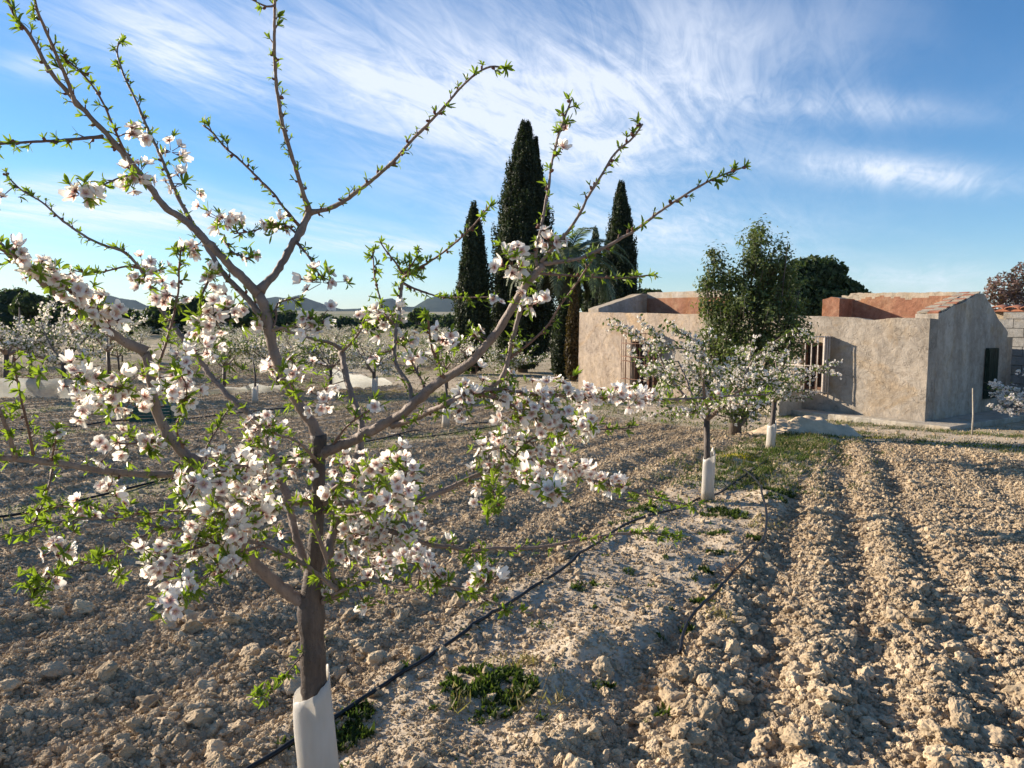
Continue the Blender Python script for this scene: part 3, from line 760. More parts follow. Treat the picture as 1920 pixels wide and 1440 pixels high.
CL = [(245,250,3,15),(320,285,4,16),(345,345,3,14),(255,335,7,22),(150,365,5,18),(3,370,3,14),(420,415,7,22),(365,460,4,15),(400,520,4,16),(470,483,2,10),
 (515,425,4,14),(606,530,5,20),(270,515,11,26),(28,478,3,14),(70,507,5,18),(100,520,5,18),(130,540,6,18),(150,556,5,16),(182,576,6,22),(206,582,5,20),(225,592,3,14),
 (315,552,4,18),(400,592,6,22),(432,580,6,22),(372,602,4,16),(385,650,6,22),(340,702,8,26),(338,742,7,22),(220,738,10,30),(242,758,4,18),(150,712,5,20),(162,775,3,18),(262,702,4,18),
 (222,828,5,20),(282,830,5,16),(106,808,1,4),(490,805,12,26),(482,842,7,22),(527,688,5,18),(548,676,2,10),(491,603,3,10),(592,606,6,22),(688,600,5,20),(730,592,5,18),(700,664,2,8),
 (600,690,2,12),(701,756,2,9),(603,722,4,22),(612,752,4,20),(722,610,3,14),(770,640,3,14),(776,668,3,14),(841,636,3,14),(836,655,2,10),(885,631,2,10),(857,650,2,12),(966,470,3,14),
 (960,500,4,16),(1031,455,5,16),(1000,568,4,20),(930,566,2,9),(966,646,1,5),(1060,240,1,4),(1055,281,2,8),(985,528,4,22),(870,742,4,16),(868,766,3,14),(892,702,2,10),
 (962,770,5,18),(985,752,6,20),(1000,776,8,24),(1040,797,9,24),(1060,720,3,12),(1090,792,4,16),(1045,770,6,20),(1105,800,3,12),(1350,742,1,6),(940,738,4,16),
 (940,838,6,20),(918,862,5,20),(962,888,4,18),(982,868,5,18),(1010,906,7,22),(1032,922,4,14),(905,900,5,16),(1002,842,6,18),(1042,850,4,14),(1072,878,4,14),(930,820,3,14),(990,888,4,16),
 (730,870,10,28),(762,888,7,20),(700,900,10,28),(690,950,10,28),(650,922,5,20),(640,960,7,22),(620,932,4,16),(762,960,5,18),(740,930,9,26),(682,1008,9,26),(722,1012,7,22),
 (730,1040,9,26),(780,1058,9,26),(702,978,6,22),(662,1000,5,18),(820,1080,4,12),(765,1000,5,18),(842,1018,1,6),(918,1090,5,18),(882,1100,2,9),(685,1132,1,3),(608,1108,1,4),(583,1140,1,3),(572,930,3,12),
 (372,905,10,26),(350,922,5,18),(415,880,7,20),(447,880,5,18),(402,930,5,20),(500,890,5,20),(510,912,4,16),(470,932,4,18),(440,952,7,26),(420,985,7,26),(470,982,5,18),(382,1000,5,20),
 (400,1020,5,20),(360,1012,4,18),(300,1050,8,24),(282,1072,4,16),(330,1062,4,18),(440,1062,4,16),(412,1075,3,14),(320,1128,7,18),(352,1100,3,14),(110,1026,5,16),(95,1078,2,12),(202,920,3,14),
 (230,955,2,12),(150,945,3,14),(172,967,1,5),(225,1074,1,6),(512,960,3,16),(532,1000,2,16),(455,905,5,20),(390,960,4,20),(560,880,3,16),(640,870,4,20),(650,1040,5,22),(560,700,2,14),(700,1065,3,16)]
for c in CL: cluster(c[0], c[1], c[2] if c[2] < 3 else int(round(c[2] * 1.75)), c[3] * 1.2, leaves=max(2, int(c[2] * 1.1)))
# two shoots packed with blossom from end to end
def packed(a, b, n, w):
    for k in range(n):
        t = (k + random.random()) / n; cluster(a[0] + (b[0] - a[0]) * t, a[1] + (b[1] - a[1]) * t, 1, w, leaves=1 if k % 9 == 0 else 0)
packed((940, 742), (1090, 742), 30, 20); packed((1080, 742), (1225, 745), 60, 12)
packed((1062, 875), (1168, 912), 34, 12); packed((985, 880), (1040, 925), 14, 11); packed((1000, 790), (1110, 800), 22, 14)
# leaf tufts and closed buds all along the thin shoots
for k, arr in enumerate(TREE[1:]):
    L = np.concatenate([[0], np.cumsum(np.linalg.norm(np.diff(arr[:, :3], axis=0), axis=1))])
    pos_ = rng.uniform(0, .03); side = 1
    while pos_ < L[-1]:
        i = min(int(np.searchsorted(L, pos_)), len(arr) - 1)
        r_ = arr[i, 3]; py = arr[i, 5]
        t = arr[min(i + 1, len(arr) - 1), :3] - arr[max(i - 1, 0), :3]; t = t / (np.linalg.norm(t) + 1e-9)
        if r_ < .0095 or (r_ < .016 and random.random() < .25):
            o = rng.standard_normal(3); o -= t * o.dot(t); o /= np.linalg.norm(o)
            d = t * .75 + o * .8; d /= np.linalg.norm(d)
            sl = rng.uniform(.003, .014); tip = arr[i, :3] + d * (r_ + sl)
            twigs.tube([arr[i, :3], tip], [min(.0022, r_ * .8), .0016], 5)
            near_tip = pos_ > L[-1] - .12
            LF.append((tip, d, rng.uniform(.017, .030) * (1.25 if near_tip or py > 900 else 1)))
            if near_tip: LF.append((tip + rng.standard_normal(3) * .004, d + rng.standard_normal(3) * .5, rng.uniform(.018, .030)))
            for _ in range(random.choice((0, 0, 1, 2) if py < 560 else (0, 0, 0, 1))):
                d2 = d + rng.standard_normal(3) * .5; BD.append((arr[i, :3] + d * r_, d2, rng.uniform(.009, .014)))
        pos_ += rng.uniform(.013, .034) if r_ < .0095 else rng.uniform(.03, .07)
# loose shoots of leaves lower down
for px, py, n, sp in ((65,1110,9,26),(45,1085,6,18),(190,1045,5,16),(210,1060,5,14),(60,700,8,24),(45,770,6,20),(350,870,5,24),(140,1000,5,30),(95,960,5,20),(500,1300,6,16),(485,1305,5,12),
                      (640,1100,6,24),(690,1110,5,22),(770,490,10,26),(745,500,8,26),(770,520,6,22),(330,470,4,10),(895,620,4,22),(1180,935,6,20),(1240,940,6,20),(1300,948,5,14),(1210,998,5,20),(1265,1003,6,14),
                      (890,1055,6,22),(915,955,6,14),(1265,740,6,26),(1330,745,5,20),(900,835,5,20),(700,580,5,22),(590,650,4,20),(420,700,5,26),(545,745,5,22),(595,1195,3,8),(570,1180,3,8),(310,760,5,24),(960,720,6,26)):
    j, d = joint(px, py); Y = j[6]; c = np.array(P(px, py, Y)); s_ = sp / F * Y
    if d > 8: twigs.tube([j[:3], (j[:3] + c) / 2 + rng.standard_normal(3) * .004, c], [.0018, .0014, .0012], 5)
    for k in range(n): LF.append((c + rng.standard_normal(3) * s_ * .6, rng.standard_normal(3) + np.array([0, -.2, .5]), rng.uniform(.024, .04)))
def place(items, meshes, fins, name, mats, stuffname):
    items = sorted(items, key=lambda t: -t[2] / np.linalg.norm(t[0] - campos))
    big_, rest = items[:300], items[300:]
    for p, nr, s_ in big_:
        m3 = rots([nr], np.array([rng.uniform(0, 6.3)]), s_)[0]
        m = Matrix([list(m3[0]) + [p[0]], list(m3[1]) + [p[1]], list(m3[2]) + [p[2]], [0, 0, 0, 1]])
        o = link(name, random.choice(meshes), almond); o.matrix_basis = Matrix.Translation(-almond.location) @ m
    if rest:
        mb = MB()
        for v in range(len(fins)):
            sel = rest[v::len(fins)]
            if not sel: continue
            nr = np.array([t[1] for t in sel]); mb.inst(fins[v], rots(nr, rng.uniform(0, 6.3, len(sel)), np.array([t[2] for t in sel])), np.array([t[0] for t in sel]))
        o = mb.obj(stuffname, mats, almond, name == 'blossom', 'stuff'); o.matrix_basis = Matrix.Translation(-almond.location)
place(FL, FLO_MESH, FLO_FIN, 'blossom', [M_petal, M_stamen, M_calyx], 'small_blossoms')
place(LF, TUF_MESH, TUF_FIN, 'leaf_tuft', [M_leaf, M_calyx], 'small_leaf_tufts')
mb = MB(); nr = np.array([b[1] for b in BD]); mb.inst(BUD, rots(nr, rng.uniform(0, 6, len(BD)), np.array([b[2] for b in BD])), np.array([b[0] for b in BD]))
o = mb.obj('buds', M_calyx, almond, True, 'stuff'); o.matrix_basis = Matrix.Translation(-almond.location)
o = twigs.obj('twigs', M_twig, almond, True, 'stuff'); o.matrix_basis = Matrix.Translation(-almond.location)
print('flowers', len(FL), 'tufts', len(LF), 'buds', len(BD))

# ------------------------------------------------------------------ tree guards
def guard_mat():
    m, n, l, b = mat('plastic_guard')
    co = n.new('ShaderNodeTexCoord').outputs['Object']
    f = noise(n, l, 12, 5, 0.6, co, 0.3, (1, 1, .3))
    sx = n.new('ShaderNodeSeparateXYZ'); l.new(co, sx.inputs[0])
    f5 = noise(n, l, 22, 6, 0.7, co); mud = n.new('ShaderNodeMath'); mud.operation = 'MULTIPLY_ADD'; l.new(f5, mud.inputs[0]); mud.inputs[1].default_value = -0.13; l.new(sx.outputs[2], mud.inputs[2])
    wear = ramp(n, l, mud.outputs[0], [(0.0, (0.50, 0.42, 0.32)), (0.05, (0.86, 0.82, 0.76)), (0.2, (1, 1, 1))])
    l.new(mixcol(n, l, 1.0, ramp(n, l, f, [(0.3, (0.66, 0.62, 0.56)), (0.7, (0.84, 0.82, 0.78))]), wear, 'MULTIPLY'), b.inputs['Base Color'])
    b.inputs['Roughness'].default_value = 0.38
    b.inputs['Specular IOR Level'].default_value = 0.5
    tr = n.new('ShaderNodeBsdfTranslucent'); tr.inputs[0].default_value = (.85, .82, .75, 1)
    tp = n.new('ShaderNodeBsdfTransparent'); tp.inputs[0].default_value = (.95, .95, .95, 1)
    a = n.new('ShaderNodeMixShader'); a.inputs[0].default_value = .45; c = n.new('ShaderNodeMixShader'); c.inputs[0].default_value = .13
    l.new(b.outputs[0], a.inputs[1]); l.new(tr.outputs[0], a.inputs[2]); l.new(a.outputs[0], c.inputs[1]); l.new(tp.outputs[0], c.inputs[2])
    l.new(c.outputs[0], n['Material Output'].inputs['Surface'])
    bump(n, l, b, f, .4, .01)
    return m
M_guard = guard_mat()
def tree_guard(x, y, z0, z1, rx, rb, lean=(0, 0), seed=0, label='', group='plastic guards round the young trunks', open_=0.35):
    r_ = np.random.default_rng(seed); nu, nv = 26, 14
    V = []
    for j in range(nv + 1):
        t = j / nv
        for i in range(nu + 1):
            a = i / nu; ang = 2 * math.pi * a * 1.06 + 0.6
            rr = (rb * (1 - t) + rx * t) * (1 + .06 * math.sin(3 * ang + seed + 2 * t) + open_ * .5 * max(0, a - .85) * t)
            top = .035 * math.sin(ang + 1.2) * (t ** 3) + (.03 if a < .06 else 0) * t ** 6
            V.append((rr * math.cos(ang) + lean[0] * t, rr * math.sin(ang) * .9 + lean[1] * t, (z1 - z0) * t + top + .004 * r_.standard_normal() * t))
            V[-1] = tuple(np.array(V[-1]) * np.array([1 + .05 * math.sin(9 * t + 2.3 * ang) * t, 1 + .05 * math.sin(7 * t - 1.7 * ang), 1]))
    Fs = [(j * (nu + 1) + i, j * (nu + 1) + i + 1, (j + 1) * (nu + 1) + i + 1, (j + 1) * (nu + 1) + i) for j in range(nv) for i in range(nu)]
    mb = MB(); mb.add(V, Fs); o = mb.obj('tree_guard', M_guard, None, True); o.location = (x, y, z0)
    sm = o.modifiers.new('thickness', 'SOLIDIFY'); sm.thickness = .0015
    return tag(o, label, 'tree guard', group)
gt = P(582, 1290, D0)
tree_guard(base.x + .012, base.y, zb - .01, gt.z, .057, .070, (-.035, 0), 3, 'pale plastic guard round the trunk of the large foreground tree')
# ------------------------------------------------------------------ house
def plaster(name, cols, crack=0.5, stain=(0.55, 0.50, 0.44), streaky=0.0):
    m, n, l, b = mat(name)
    co = pos(n)
    f1 = noise(n, l, 1.3, 9, 0.74, co, 0.8); f2 = noise(n, l, 9, 6, 0.7, co, 0.6); f3 = noise(n, l, 2.6, 5, 0.6, co, 0.2, (1, 1, 0.22))
    c = ramp(n, l, f1, [(0.28, cols[0]), (0.5, cols[1]), (0.72, cols[2])])
    c = mixcol(n, l, 0.9, c, ramp(n, l, f2, [(0.3, (0.70, 0.68, 0.65)), (0.55, (1.0, 1.0, 1.0)), (0.75, (1.18, 1.16, 1.13))]), 'MULTIPLY')
    blot = ramp(n, l, noise(n, l, 0.9, 6, 0.7, co, 1.2), [(0.52, (0, 0, 0)), (0.66, (1, 1, 1))])
    c = mixcol(n, l, blot, c, mixcol(n, l, 1.0, c, (1.0, 0.90, 0.76), 'MULTIPLY'))
    c = mixcol(n, l, 0.35 + streaky, c, ramp(n, l, f3, [(0.3, stain), (0.6, (1.05, 1.05, 1.05))]), 'MULTIPLY')
    vo = n.new('ShaderNodeTexVoronoi'); vo.feature = 'DISTANCE_TO_EDGE'; vo.inputs['Scale'].default_value = 0.42
    nz = n.new('ShaderNodeTexNoise'); nz.inputs['Scale'].default_value = 3.5; nz.inputs['Detail'].default_value = 5; l.new(co, nz.inputs['Vector'])
    mx = n.new('ShaderNodeVectorMath'); mx.operation = 'MULTIPLY_ADD'; l.new(nz.outputs['Color'], mx.inputs[0]); mx.inputs[1].default_value = (1.3, 1.3, 1.3); l.new(co, mx.inputs[2])
    l.new(mx.outputs[0], vo.inputs['Vector'])
    ck = ramp(n, l, vo.outputs['Distance'], [(0.0, (0.30, 0.28, 0.25)), (0.006, (1, 1, 1))])
    c = mixcol(n, l, crack, c, ck, 'MULTIPLY')
    l.new(c, b.inputs['Base Color']); b.inputs['Roughness'].default_value = 0.93; b.inputs['Specular IOR Level'].default_value = 0.1
    u = bump(n, l, b, f2, 0.65, 0.03); u = bump(n, l, b, noise(n, l, 45, 5, 0.7, co), 0.6, 0.012, u); bump(n, l, b, ck, crack * .6, 0.02, u)
    return m
M_front = plaster('weathered_render', [(0.26, 0.225, 0.185), (0.37, 0.325, 0.27), (0.47, 0.405, 0.325)])
M_warm = plaster('ochre_stained_render', [(0.34, 0.275, 0.22), (0.45, 0.37, 0.295), (0.55, 0.435, 0.31)])
M_side = plaster('grey_render', [(0.34, 0.30, 0.255), (0.47, 0.415, 0.345), (0.54, 0.485, 0.41)], 0.3, (0.6, 0.56, 0.52), 0.4)
M_red = plaster('red_ochre_limewash', [(0.24, 0.115, 0.075), (0.32, 0.165, 0.105), (0.40, 0.26, 0.165)], 0.35)
M_cap = plaster('wall_top_mortar', [(0.36, 0.31, 0.24), (0.45, 0.39, 0.30), (0.52, 0.46, 0.37)], 0.6)
M_terra = simple('terracotta', (0.36, 0.15, 0.085), 0.85, 14, 0.35, 60, .4, .006)
M_conc = plaster('concrete', [(0.36, 0.32, 0.26), (0.44, 0.40, 0.33), (0.50, 0.46, 0.39)], 0.3)
M_block = plaster('block', [(0.26, 0.26, 0.25), (0.32, 0.315, 0.30), (0.37, 0.365, 0.35)], 0.1)
M_rust = simple('rusty_iron', (0.17, 0.095, 0.065), 0.75, 30, 0.5, 80, .5, .002, 0.2)
M_paleiron = simple('pale_painted_iron', (0.52, 0.45, 0.38), 0.6, 30, 0.3, 80, .4, .002)
M_dark = simple('near_black', (0.035, 0.025, 0.02), 0.8, 12, 0.4)  # near black: painted shade in the openings, and the drum's own colour
M_wood = simple('brown_shutter_wood', (0.16, 0.085, 0.055), 0.8, 12, 0.4)
M_greenp = simple('dark_green_paint', (0.018, 0.032, 0.022), 0.6, 10, 0.4)
ZB = -0.27
def HP(s_, t, z=0.0): return np.array([C0[0] - WD[0] * s_ + ND[0] * t, C0[1] - WD[1] * s_ + ND[1] * t, z])
def wall_hit(px, py, t=0.0):
    d = fwd * F + right * (px - 960) - up * (py - 720)
    o = HP(0, t); nn = np.array([ND[0], ND[1]])
    k = ((o[0] - EYE.x) * nn[0] + (o[1] - EYE.y) * nn[1]) / (d.x * nn[0] + d.y * nn[1])
    p = EYE + d * k
    return -((p.x - o[0]) * WD[0] + (p.y - o[1]) * WD[1]), p.z
def wall(name, org, a, b_, length, thick, z0, ztop, holes, mats, parent, amp=0.012, step=0.09, topjag=0.02, midx=None, capmi=1):
    """a wall of real thickness: a runs along it, b_ points to its back; the top edge is uneven"""
    a = np.array(a); b_ = np.array(b_)
    ss = set(np.round(np.linspace(0, length, int(length / step) + 1), 4))
    zt = np.array([ztop(s_) for s_ in np.linspace(0, length, 60)]); zm = zt.min() - 0.05
    zs = set(np.round(np.linspace(z0, zm, max(2, int((zm - z0) / step) + 1)), 4))
    for h in holes:
        for v, S_ in ((h[0], ss), (h[1], ss), (h[2], zs), (h[3], zs)):
            for w in [w for w in S_ if abs(w - v) < step * .45 and w not in (0, length, z0, zm)]: S_.discard(w)
            S_.add(round(v, 4))
    ss = np.array(sorted(ss)); zs = sorted(zs); nb = len(zs); ne = max(2, int((zt.max() - zm) / step) + 1)
    ns, nz = len(ss), nb + ne
    seed = rng.uniform(0, 90)
    tops = np.array([ztop(s_) for s_ in ss]) + topjag * perlin(ss * 3.1 + seed, ss * 0 + seed) + topjag * .7 * perlin(ss * 11 + seed, ss * 0)
    Z = np.zeros((ns, nz)); Z[:, :nb] = np.array(zs)
    for k in range(1, ne + 1): Z[:, nb - 1 + k] = zm + (tops - zm) * k / ne
    SS = np.repeat(ss[:, None], nz, 1)
    dis = amp * (perlin(SS * 1.1 + seed, Z * 1.1) + .6 * perlin(SS * 3.7 + seed, Z * 3.7 + 4) + .35 * perlin(SS * 10, Z * 10 + seed))
    inh = np.zeros((ns - 1, nz - 1), bool)
    for h in holes:
        sc_ = (ss[:-1] + ss[1:]) / 2; zc = (Z[0, :-1] + Z[0, 1:]) / 2
        inh |= ((sc_ > h[0]) & (sc_ < h[1]))[:, None] & ((zc > h[2]) & (zc < h[3]))[None, :]
    org = np.array(org)
    fr = np.zeros((ns, nz, 3)); bk = np.zeros((ns, nz, 3))
    for arr, off in ((fr, -dis), (bk, thick + dis * .6)):
        arr[..., 0] = org[0] + a[0] * SS + b_[0] * off; arr[..., 1] = org[1] + a[1] * SS + b_[1] * off; arr[..., 2] = Z
    bk[:, -1, 2] -= 0.015 * rng.uniform(0, 1, ns)
    V = np.concatenate([fr.reshape(-1, 3), bk.reshape(-1, 3)]); nV = ns * nz
    Fs, MI = [], []
    id_ = lambda i, j: i * nz + j
    for i in range(ns - 1):
        for j in range(nz - 1):
            if inh[i, j]: continue
            q = (id_(i, j), id_(i + 1, j), id_(i + 1, j + 1), id_(i, j + 1))
            mi = midx(ss[i], Z[i, j]) if midx else 0
            Fs.append(q); MI.append(mi); Fs.append(tuple(k + nV for k in q[::-1])); MI.append(len(mats) - 1 if midx is None and len(mats) > 2 else 0)
            for (di, dj, e0, e1) in ((-1, 0, 3, 0), (1, 0, 1, 2), (0, -1, 0, 1), (0, 1, 2, 3)):
                ii, jj = i + di, j + dj
                if 0 <= ii < ns - 1 and 0 <= jj < nz - 1 and not inh[ii, jj]: continue
                Fs.append((q[e0], q[e0] + nV, q[e1] + nV, q[e1])); MI.append(capmi if jj >= nz - 1 else 0)
    mb = MB(); mb.add(V, Fs, np.array(MI)); return mb.obj(name, mats, parent)
house = empty('ruined_house')
tag(house, 'low plastered farmhouse with its roof fallen in and barred windows behind the orchard', 'house')
HL = 9.34
(sLa, zLt), (sLb, zLb) = wall_hit(1185, 640), wall_hit(1232, 733)
(sRa, zRt), (sRb, zRb) = wall_hit(1502, 642), wall_hit(1546, 733)
def front_top(s_): return 1.70 + 0.14 * s_ / HL - 0.05 * math.exp(-((s_ - 1.1) / .35) ** 2)
wall('front_wall', HP(0, 0), -WD, ND, HL, 0.34, ZB - .15, front_top, [(min(sLa, sLb), max(sLa, sLb), zLb, zLt), (min(sRa, sRb), max(sRa, sRb), zRb, zRt)],
     [M_front, M_cap, M_warm], house, 0.016, 0.085, 0.018, midx=lambda s_, z: 2 if s_ > 5.6 + 0.5 * math.sin(z * 3) else 0)
def gab(t):
    if t < 2.34: return 1.71 + 0.53 * t / 2.34
    return 2.24 - 0.10 * (t - 2.34) - 0.66 * max(0, (t - 2.45) / 1.4) ** .8
wall('right_gable', HP(0, 0.345), ND, -WD, 3.5, 0.42, ZB - .15, lambda t: gab(t + .345), [], [M_side, M_cap], house, 0.02, 0.085, 0.03)
wall('left_gable', HP(HL - .40, 0.345), ND, -WD, 3.5, 0.40, ZB - .15, lambda t: min(1.86 + .53 * (t + .345) / 2.1, 2.40) if t < 2.1 else 2.40 - .5 * (t - 2.1), [], [M_side, M_cap], house, 0.015, 0.12, 0.015)
# spine wall carries the ridge; it is broken away behind the tree
s0, _ = wall_hit(1578, 560, 2.34); s1, _ = wall_hit(1360, 560, 2.34)
def spm(s_, z): return 1 if z > 2.15 + .03 * math.sin(s_ * 5) + .015 * math.sin(s_ * 17) else 0
wall('spine_wall', HP(0.43, 2.34), -WD, ND, s0 - 0.43, 0.32, 1.2, lambda s_: 2.26 + .012 * s_ - (.05 if s_ > s0 - .62 else 0), [], [M_red, M_cap], house, 0.015, 0.035, 0.02, midx=spm)
def spm2(s_, z): return 1 if z > 2.22 + .03 * math.sin(s_ * 4) else 0
wall('spine_wall', HP(s1, 2.34), -WD, ND, HL - .41 - s1, 0.32, ZB, lambda s_: 2.44, [], [M_red, M_side], house, 0.015, 0.12, 0.015, midx=spm2)
sc0, _ = wall_hit(1581, 560, 1.9); sc1, _ = wall_hit(1549, 560, 1.9)
wall('broken_cross_wall', HP(sc0, 1.75), -WD, ND, sc1 - sc0, 0.58, 1.3, lambda s_: 2.14 + .03 * math.sin(s_ * 9), [], [M_red, M_cap], house, 0.02, 0.06, 0.035)
wall('back_wall', HP(0.0, 3.85), -WD, ND, HL, 0.3, ZB - .15, lambda s_: 1.32, [], [M_side, M_cap], house, 0.015, 0.16, 0.02)
mb = MB(); c = (HP(.43, .36, 1.52) + HP(HL - .41, 2.33, 1.50)) / 2
rot = Matrix.Rotation(math.atan2(WD[1], WD[0]), 3, 'Z'); mb.box((c[0], c[1], 1.50), (HL - .86, 1.95, .08), rot)
mb.box(tuple(HP(HL / 2, 3.25, 1.24)[:3]), (HL - .86, 1.14, .08), rot); mb.obj('added_roof', M_terra, house)  # unseen roof added below the parapet to keep the interior dark
mb = MB(); mb.box(tuple(HP(HL / 2, 1.9, ZB - .02)), (HL - .9, 3.9, .06), rot); mb.obj('floor_slab', M_conc, house)
# roof tiles left along the sloping gable top
for k in range(15):
    t = .42 + k * .128
    for side in (0, 1):
        mb = MB(); r_ = rng.uniform(-.015, .015)
        pts = [HP(.12 + side * .2 - .10 + r_, t, gab(t) + .012), HP(.12 + side * .2 + .10 + r_, t, gab(t) + .020)]
        mb.box((0, 0, 0), (.19, .13, .028)); o = mb.obj('ridge_tile', M_cap if (k + side) % 3 else M_terra, house)
        sl = math.atan2(.53, 2.34); o.location = HP(.11 + side * .20 + r_, t, gab(t) + .012 + rng.uniform(0, .012))
        o.rotation_euler = (sl + rng.uniform(-.05, .05), rng.uniform(-.06, .06), math.atan2(WD[1], WD[0]) + rng.uniform(-.08, .08))
# concrete apron
mb = MB()
def prism(mb, ring, z0, z1, mi=0):
    n_ = len(ring); V = [(p[0], p[1], z0) for p in ring] + [(p[0], p[1], z1) for p in ring]
    mb.add(V, [tuple(range(n_))[::-1], tuple(range(n_, 2 * n_))] + [(i, (i + 1) % n_, n_ + (i + 1) % n_, n_ + i) for i in range(n_)], mi)
ring = [HP(4.2, -.02)]
for s_ in np.linspace(3.4, -.62, 18): ring.append(HP(s_, -.42 - .02 * math.sin(7 * s_)))
ring += [HP(-.66, 1.2), HP(-.75, 2.4), HP(-.62, 3.9), HP(-.02, 3.9), HP(-.02, -.02)]
prism(mb, ring, -.55, ZB + .055); o = mb.obj('concrete_apron', M_conc, house)
bv = o.modifiers.new('edge', 'BEVEL'); bv.width = .02; bv.segments = 2; bv.limit_method = 'ANGLE'
# low stub of masonry by the right window
sB, _ = wall_hit(1496, 700)
mb = MB(); mb.box(tuple(HP(sB, -.42, -.03)), (.26, .84, .62), rot); o = mb.obj('masonry_stub', M_conc, house)
o.modifiers.new('edge', 'BEVEL').width = .02
def window(sa, sb, z0, z1, gs0, gs1, gz0, gz1, m_, nb, proj, label, mid):
    lo, hi = min(sa, sb), max(sa, sb); w = empty('window'); w.parent = house; w['label'] = label
    mb = MB()
    mb.box(tuple(HP((lo + hi) / 2, .20, (z0 + z1) / 2)), (hi - lo, .03, z1 - z0), rot); mb.obj('dark_backing', M_dark, w)  # dark sheet standing in for the unlit room behind the opening
    mb = MB()
    for s_ in (lo + .03, hi - .03, (lo + hi) / 2): mb.box(tuple(HP(s_, .165, (z0 + z1) / 2)), (.05, .04, z1 - z0 - .004), rot)
    for z in (z0 + .03, z1 - .03, (z0 + z1) / 2): mb.box(tuple(HP((lo + hi) / 2, .166, z)), (hi - lo - .004, .034, .05), rot)
    mb.obj('frame', M_wood, w)
    g0, g1 = min(gs0, gs1), max(gs0, gs1); mb = MB(); r_ = .0085 if m_ is M_rust else .0115
    for k in range(nb):
        s_ = g0 + (g1 - g0) * k / (nb - 1); mb.tube([HP(s_, -proj, gz0), HP(s_, -proj, gz1)], r_, 6)
    for z in mid:
        mb.tube([HP(g0, -proj - .002, z), HP(g1, -proj - .002, z)], r_ * 1.1, 6)
        for s_ in (g0, g1): mb.tube([HP(s_, -proj, z), HP(s_, .03, z)], r_ * 1.1, 6)
    for q in (.33, .66):
        for s_ in (g0, g1): mb.tube([HP(s_, -proj * q, gz0), HP(s_, -proj * q, gz1)], r_ * .9, 6)
    mb.obj('grille', m_, w, True)
    mb = MB(); mb.box(tuple(HP(g0 + .03, -proj * .5 + .004, (gz0 + gz1) / 2)), (.022, proj - .016, gz1 - gz0 - .02), rot); o = mb.obj('shutter', M_wood if m_ is M_rust else M_paleiron, w)
    return w
gl0, zt_ = wall_hit(1177, 623); gl1, zb_ = wall_hit(1236, 735)
window(sLa, sLb, zLb, zLt, gl0, gl1, zb_ + .03, zt_, M_rust, 8, .22, 'rusty barred window', (zt_ - .02, zt_ - .28, zt_ - .62, zt_ - .74, zt_ - 1.2))
gl0, zt_ = wall_hit(1490, 628); gl1, zb_ = wall_hit(1555, 740)
window(sRa, sRb, zRb, zRt, gl0, gl1, zb_, zt_, M_paleiron, 7, .27, 'pale barred window', (zt_ - .02, zt_ - .62, zb_ + .06))
# dark green shutter on the gable
mb = MB(); c = HP(-.05, 2.9, .58); mb.box(tuple(c), (.06, .52, 1.05), rot); o = mb.obj('dark_panel', M_greenp, house)
for k in range(5):
    mb = MB(); mb.box(tuple(HP(-.088, 2.9 - .2 + k * .1, .58)), (.014, .085, 1.0), rot); p = mb.obj('board', M_greenp, o)
# slender pale post by the apron
pp = G(1822, 816)
mb = MB(); top = P(1824, 728, pp.y); mb.tube([(pp.x, pp.y, pp.z - .1), (pp.x + .004, pp.y, .1), (top.x, top.y, top.z)], [.014, .013, .011], 8)
o = mb.obj('post', M_conc, None, True); tag(o, 'thin pale post standing at the corner of the concrete apron', 'post')

# ------------------------------------------------------------------ blockwork shed behind the house
shed = empty('block_shed'); tag(shed, 'grey concrete block shed with a terracotta tile edge at the right margin', 'shed')
zs0, rows_, bw, bh = -.33, 11, .42, .205
sS = .55; tS = 4.55
mb = MB(); mb.box(tuple(HP(sS - 2.1, tS + .20, 0.8)), (4.2, .2, 2.2), rot); mb.box(tuple(HP(sS - 2.1, tS + 2.2, .75)), (4.2, .2, 2.1), rot)
mb.box(tuple(HP(sS - .1, tS + 1.2, .75)), (.2, 1.78, 2.1), rot); mb.box(tuple(HP(sS - 4.1, tS + 1.2, .75)), (.2, 1.78, 2.1), rot); mb.obj('core_wall', M_conc, shed)
bm_ = MB(); bm_.box((0, 0, 0), (bw - .012, .12, bh - .012)); bme = bm_.mesh('block', M_block)
bh_ = MB(); bh_.box((0, 0, 0), (bw / 2 - .012, .12, bh - .012)); bmh = bh_.mesh('half_block', M_block)
for r_ in range(rows_):
    z = zs0 + (r_ + .5) * bh; off = 0 if r_ % 2 else .5
    for k in range(10):
        if k == 9 and off: continue
        s_ = sS - (k + .5 + off) * bw
        if -1.75 < s_ < -.42 + 0 and z < .86: continue
        o = link('block', bme, shed); o.location = HP(s_, tS + .035 + rng.uniform(-.004, .004), z); o.rotation_euler = (0, 0, math.atan2(WD[1], WD[0]))
mb = MB(); mb.box(tuple(HP(-1.08, tS + .09, .27)), (1.3, .03, 1.18), rot); mb.obj('dark_panel', M_dark, shed)  # dark sheet filling the open doorway, its shade put in as colour
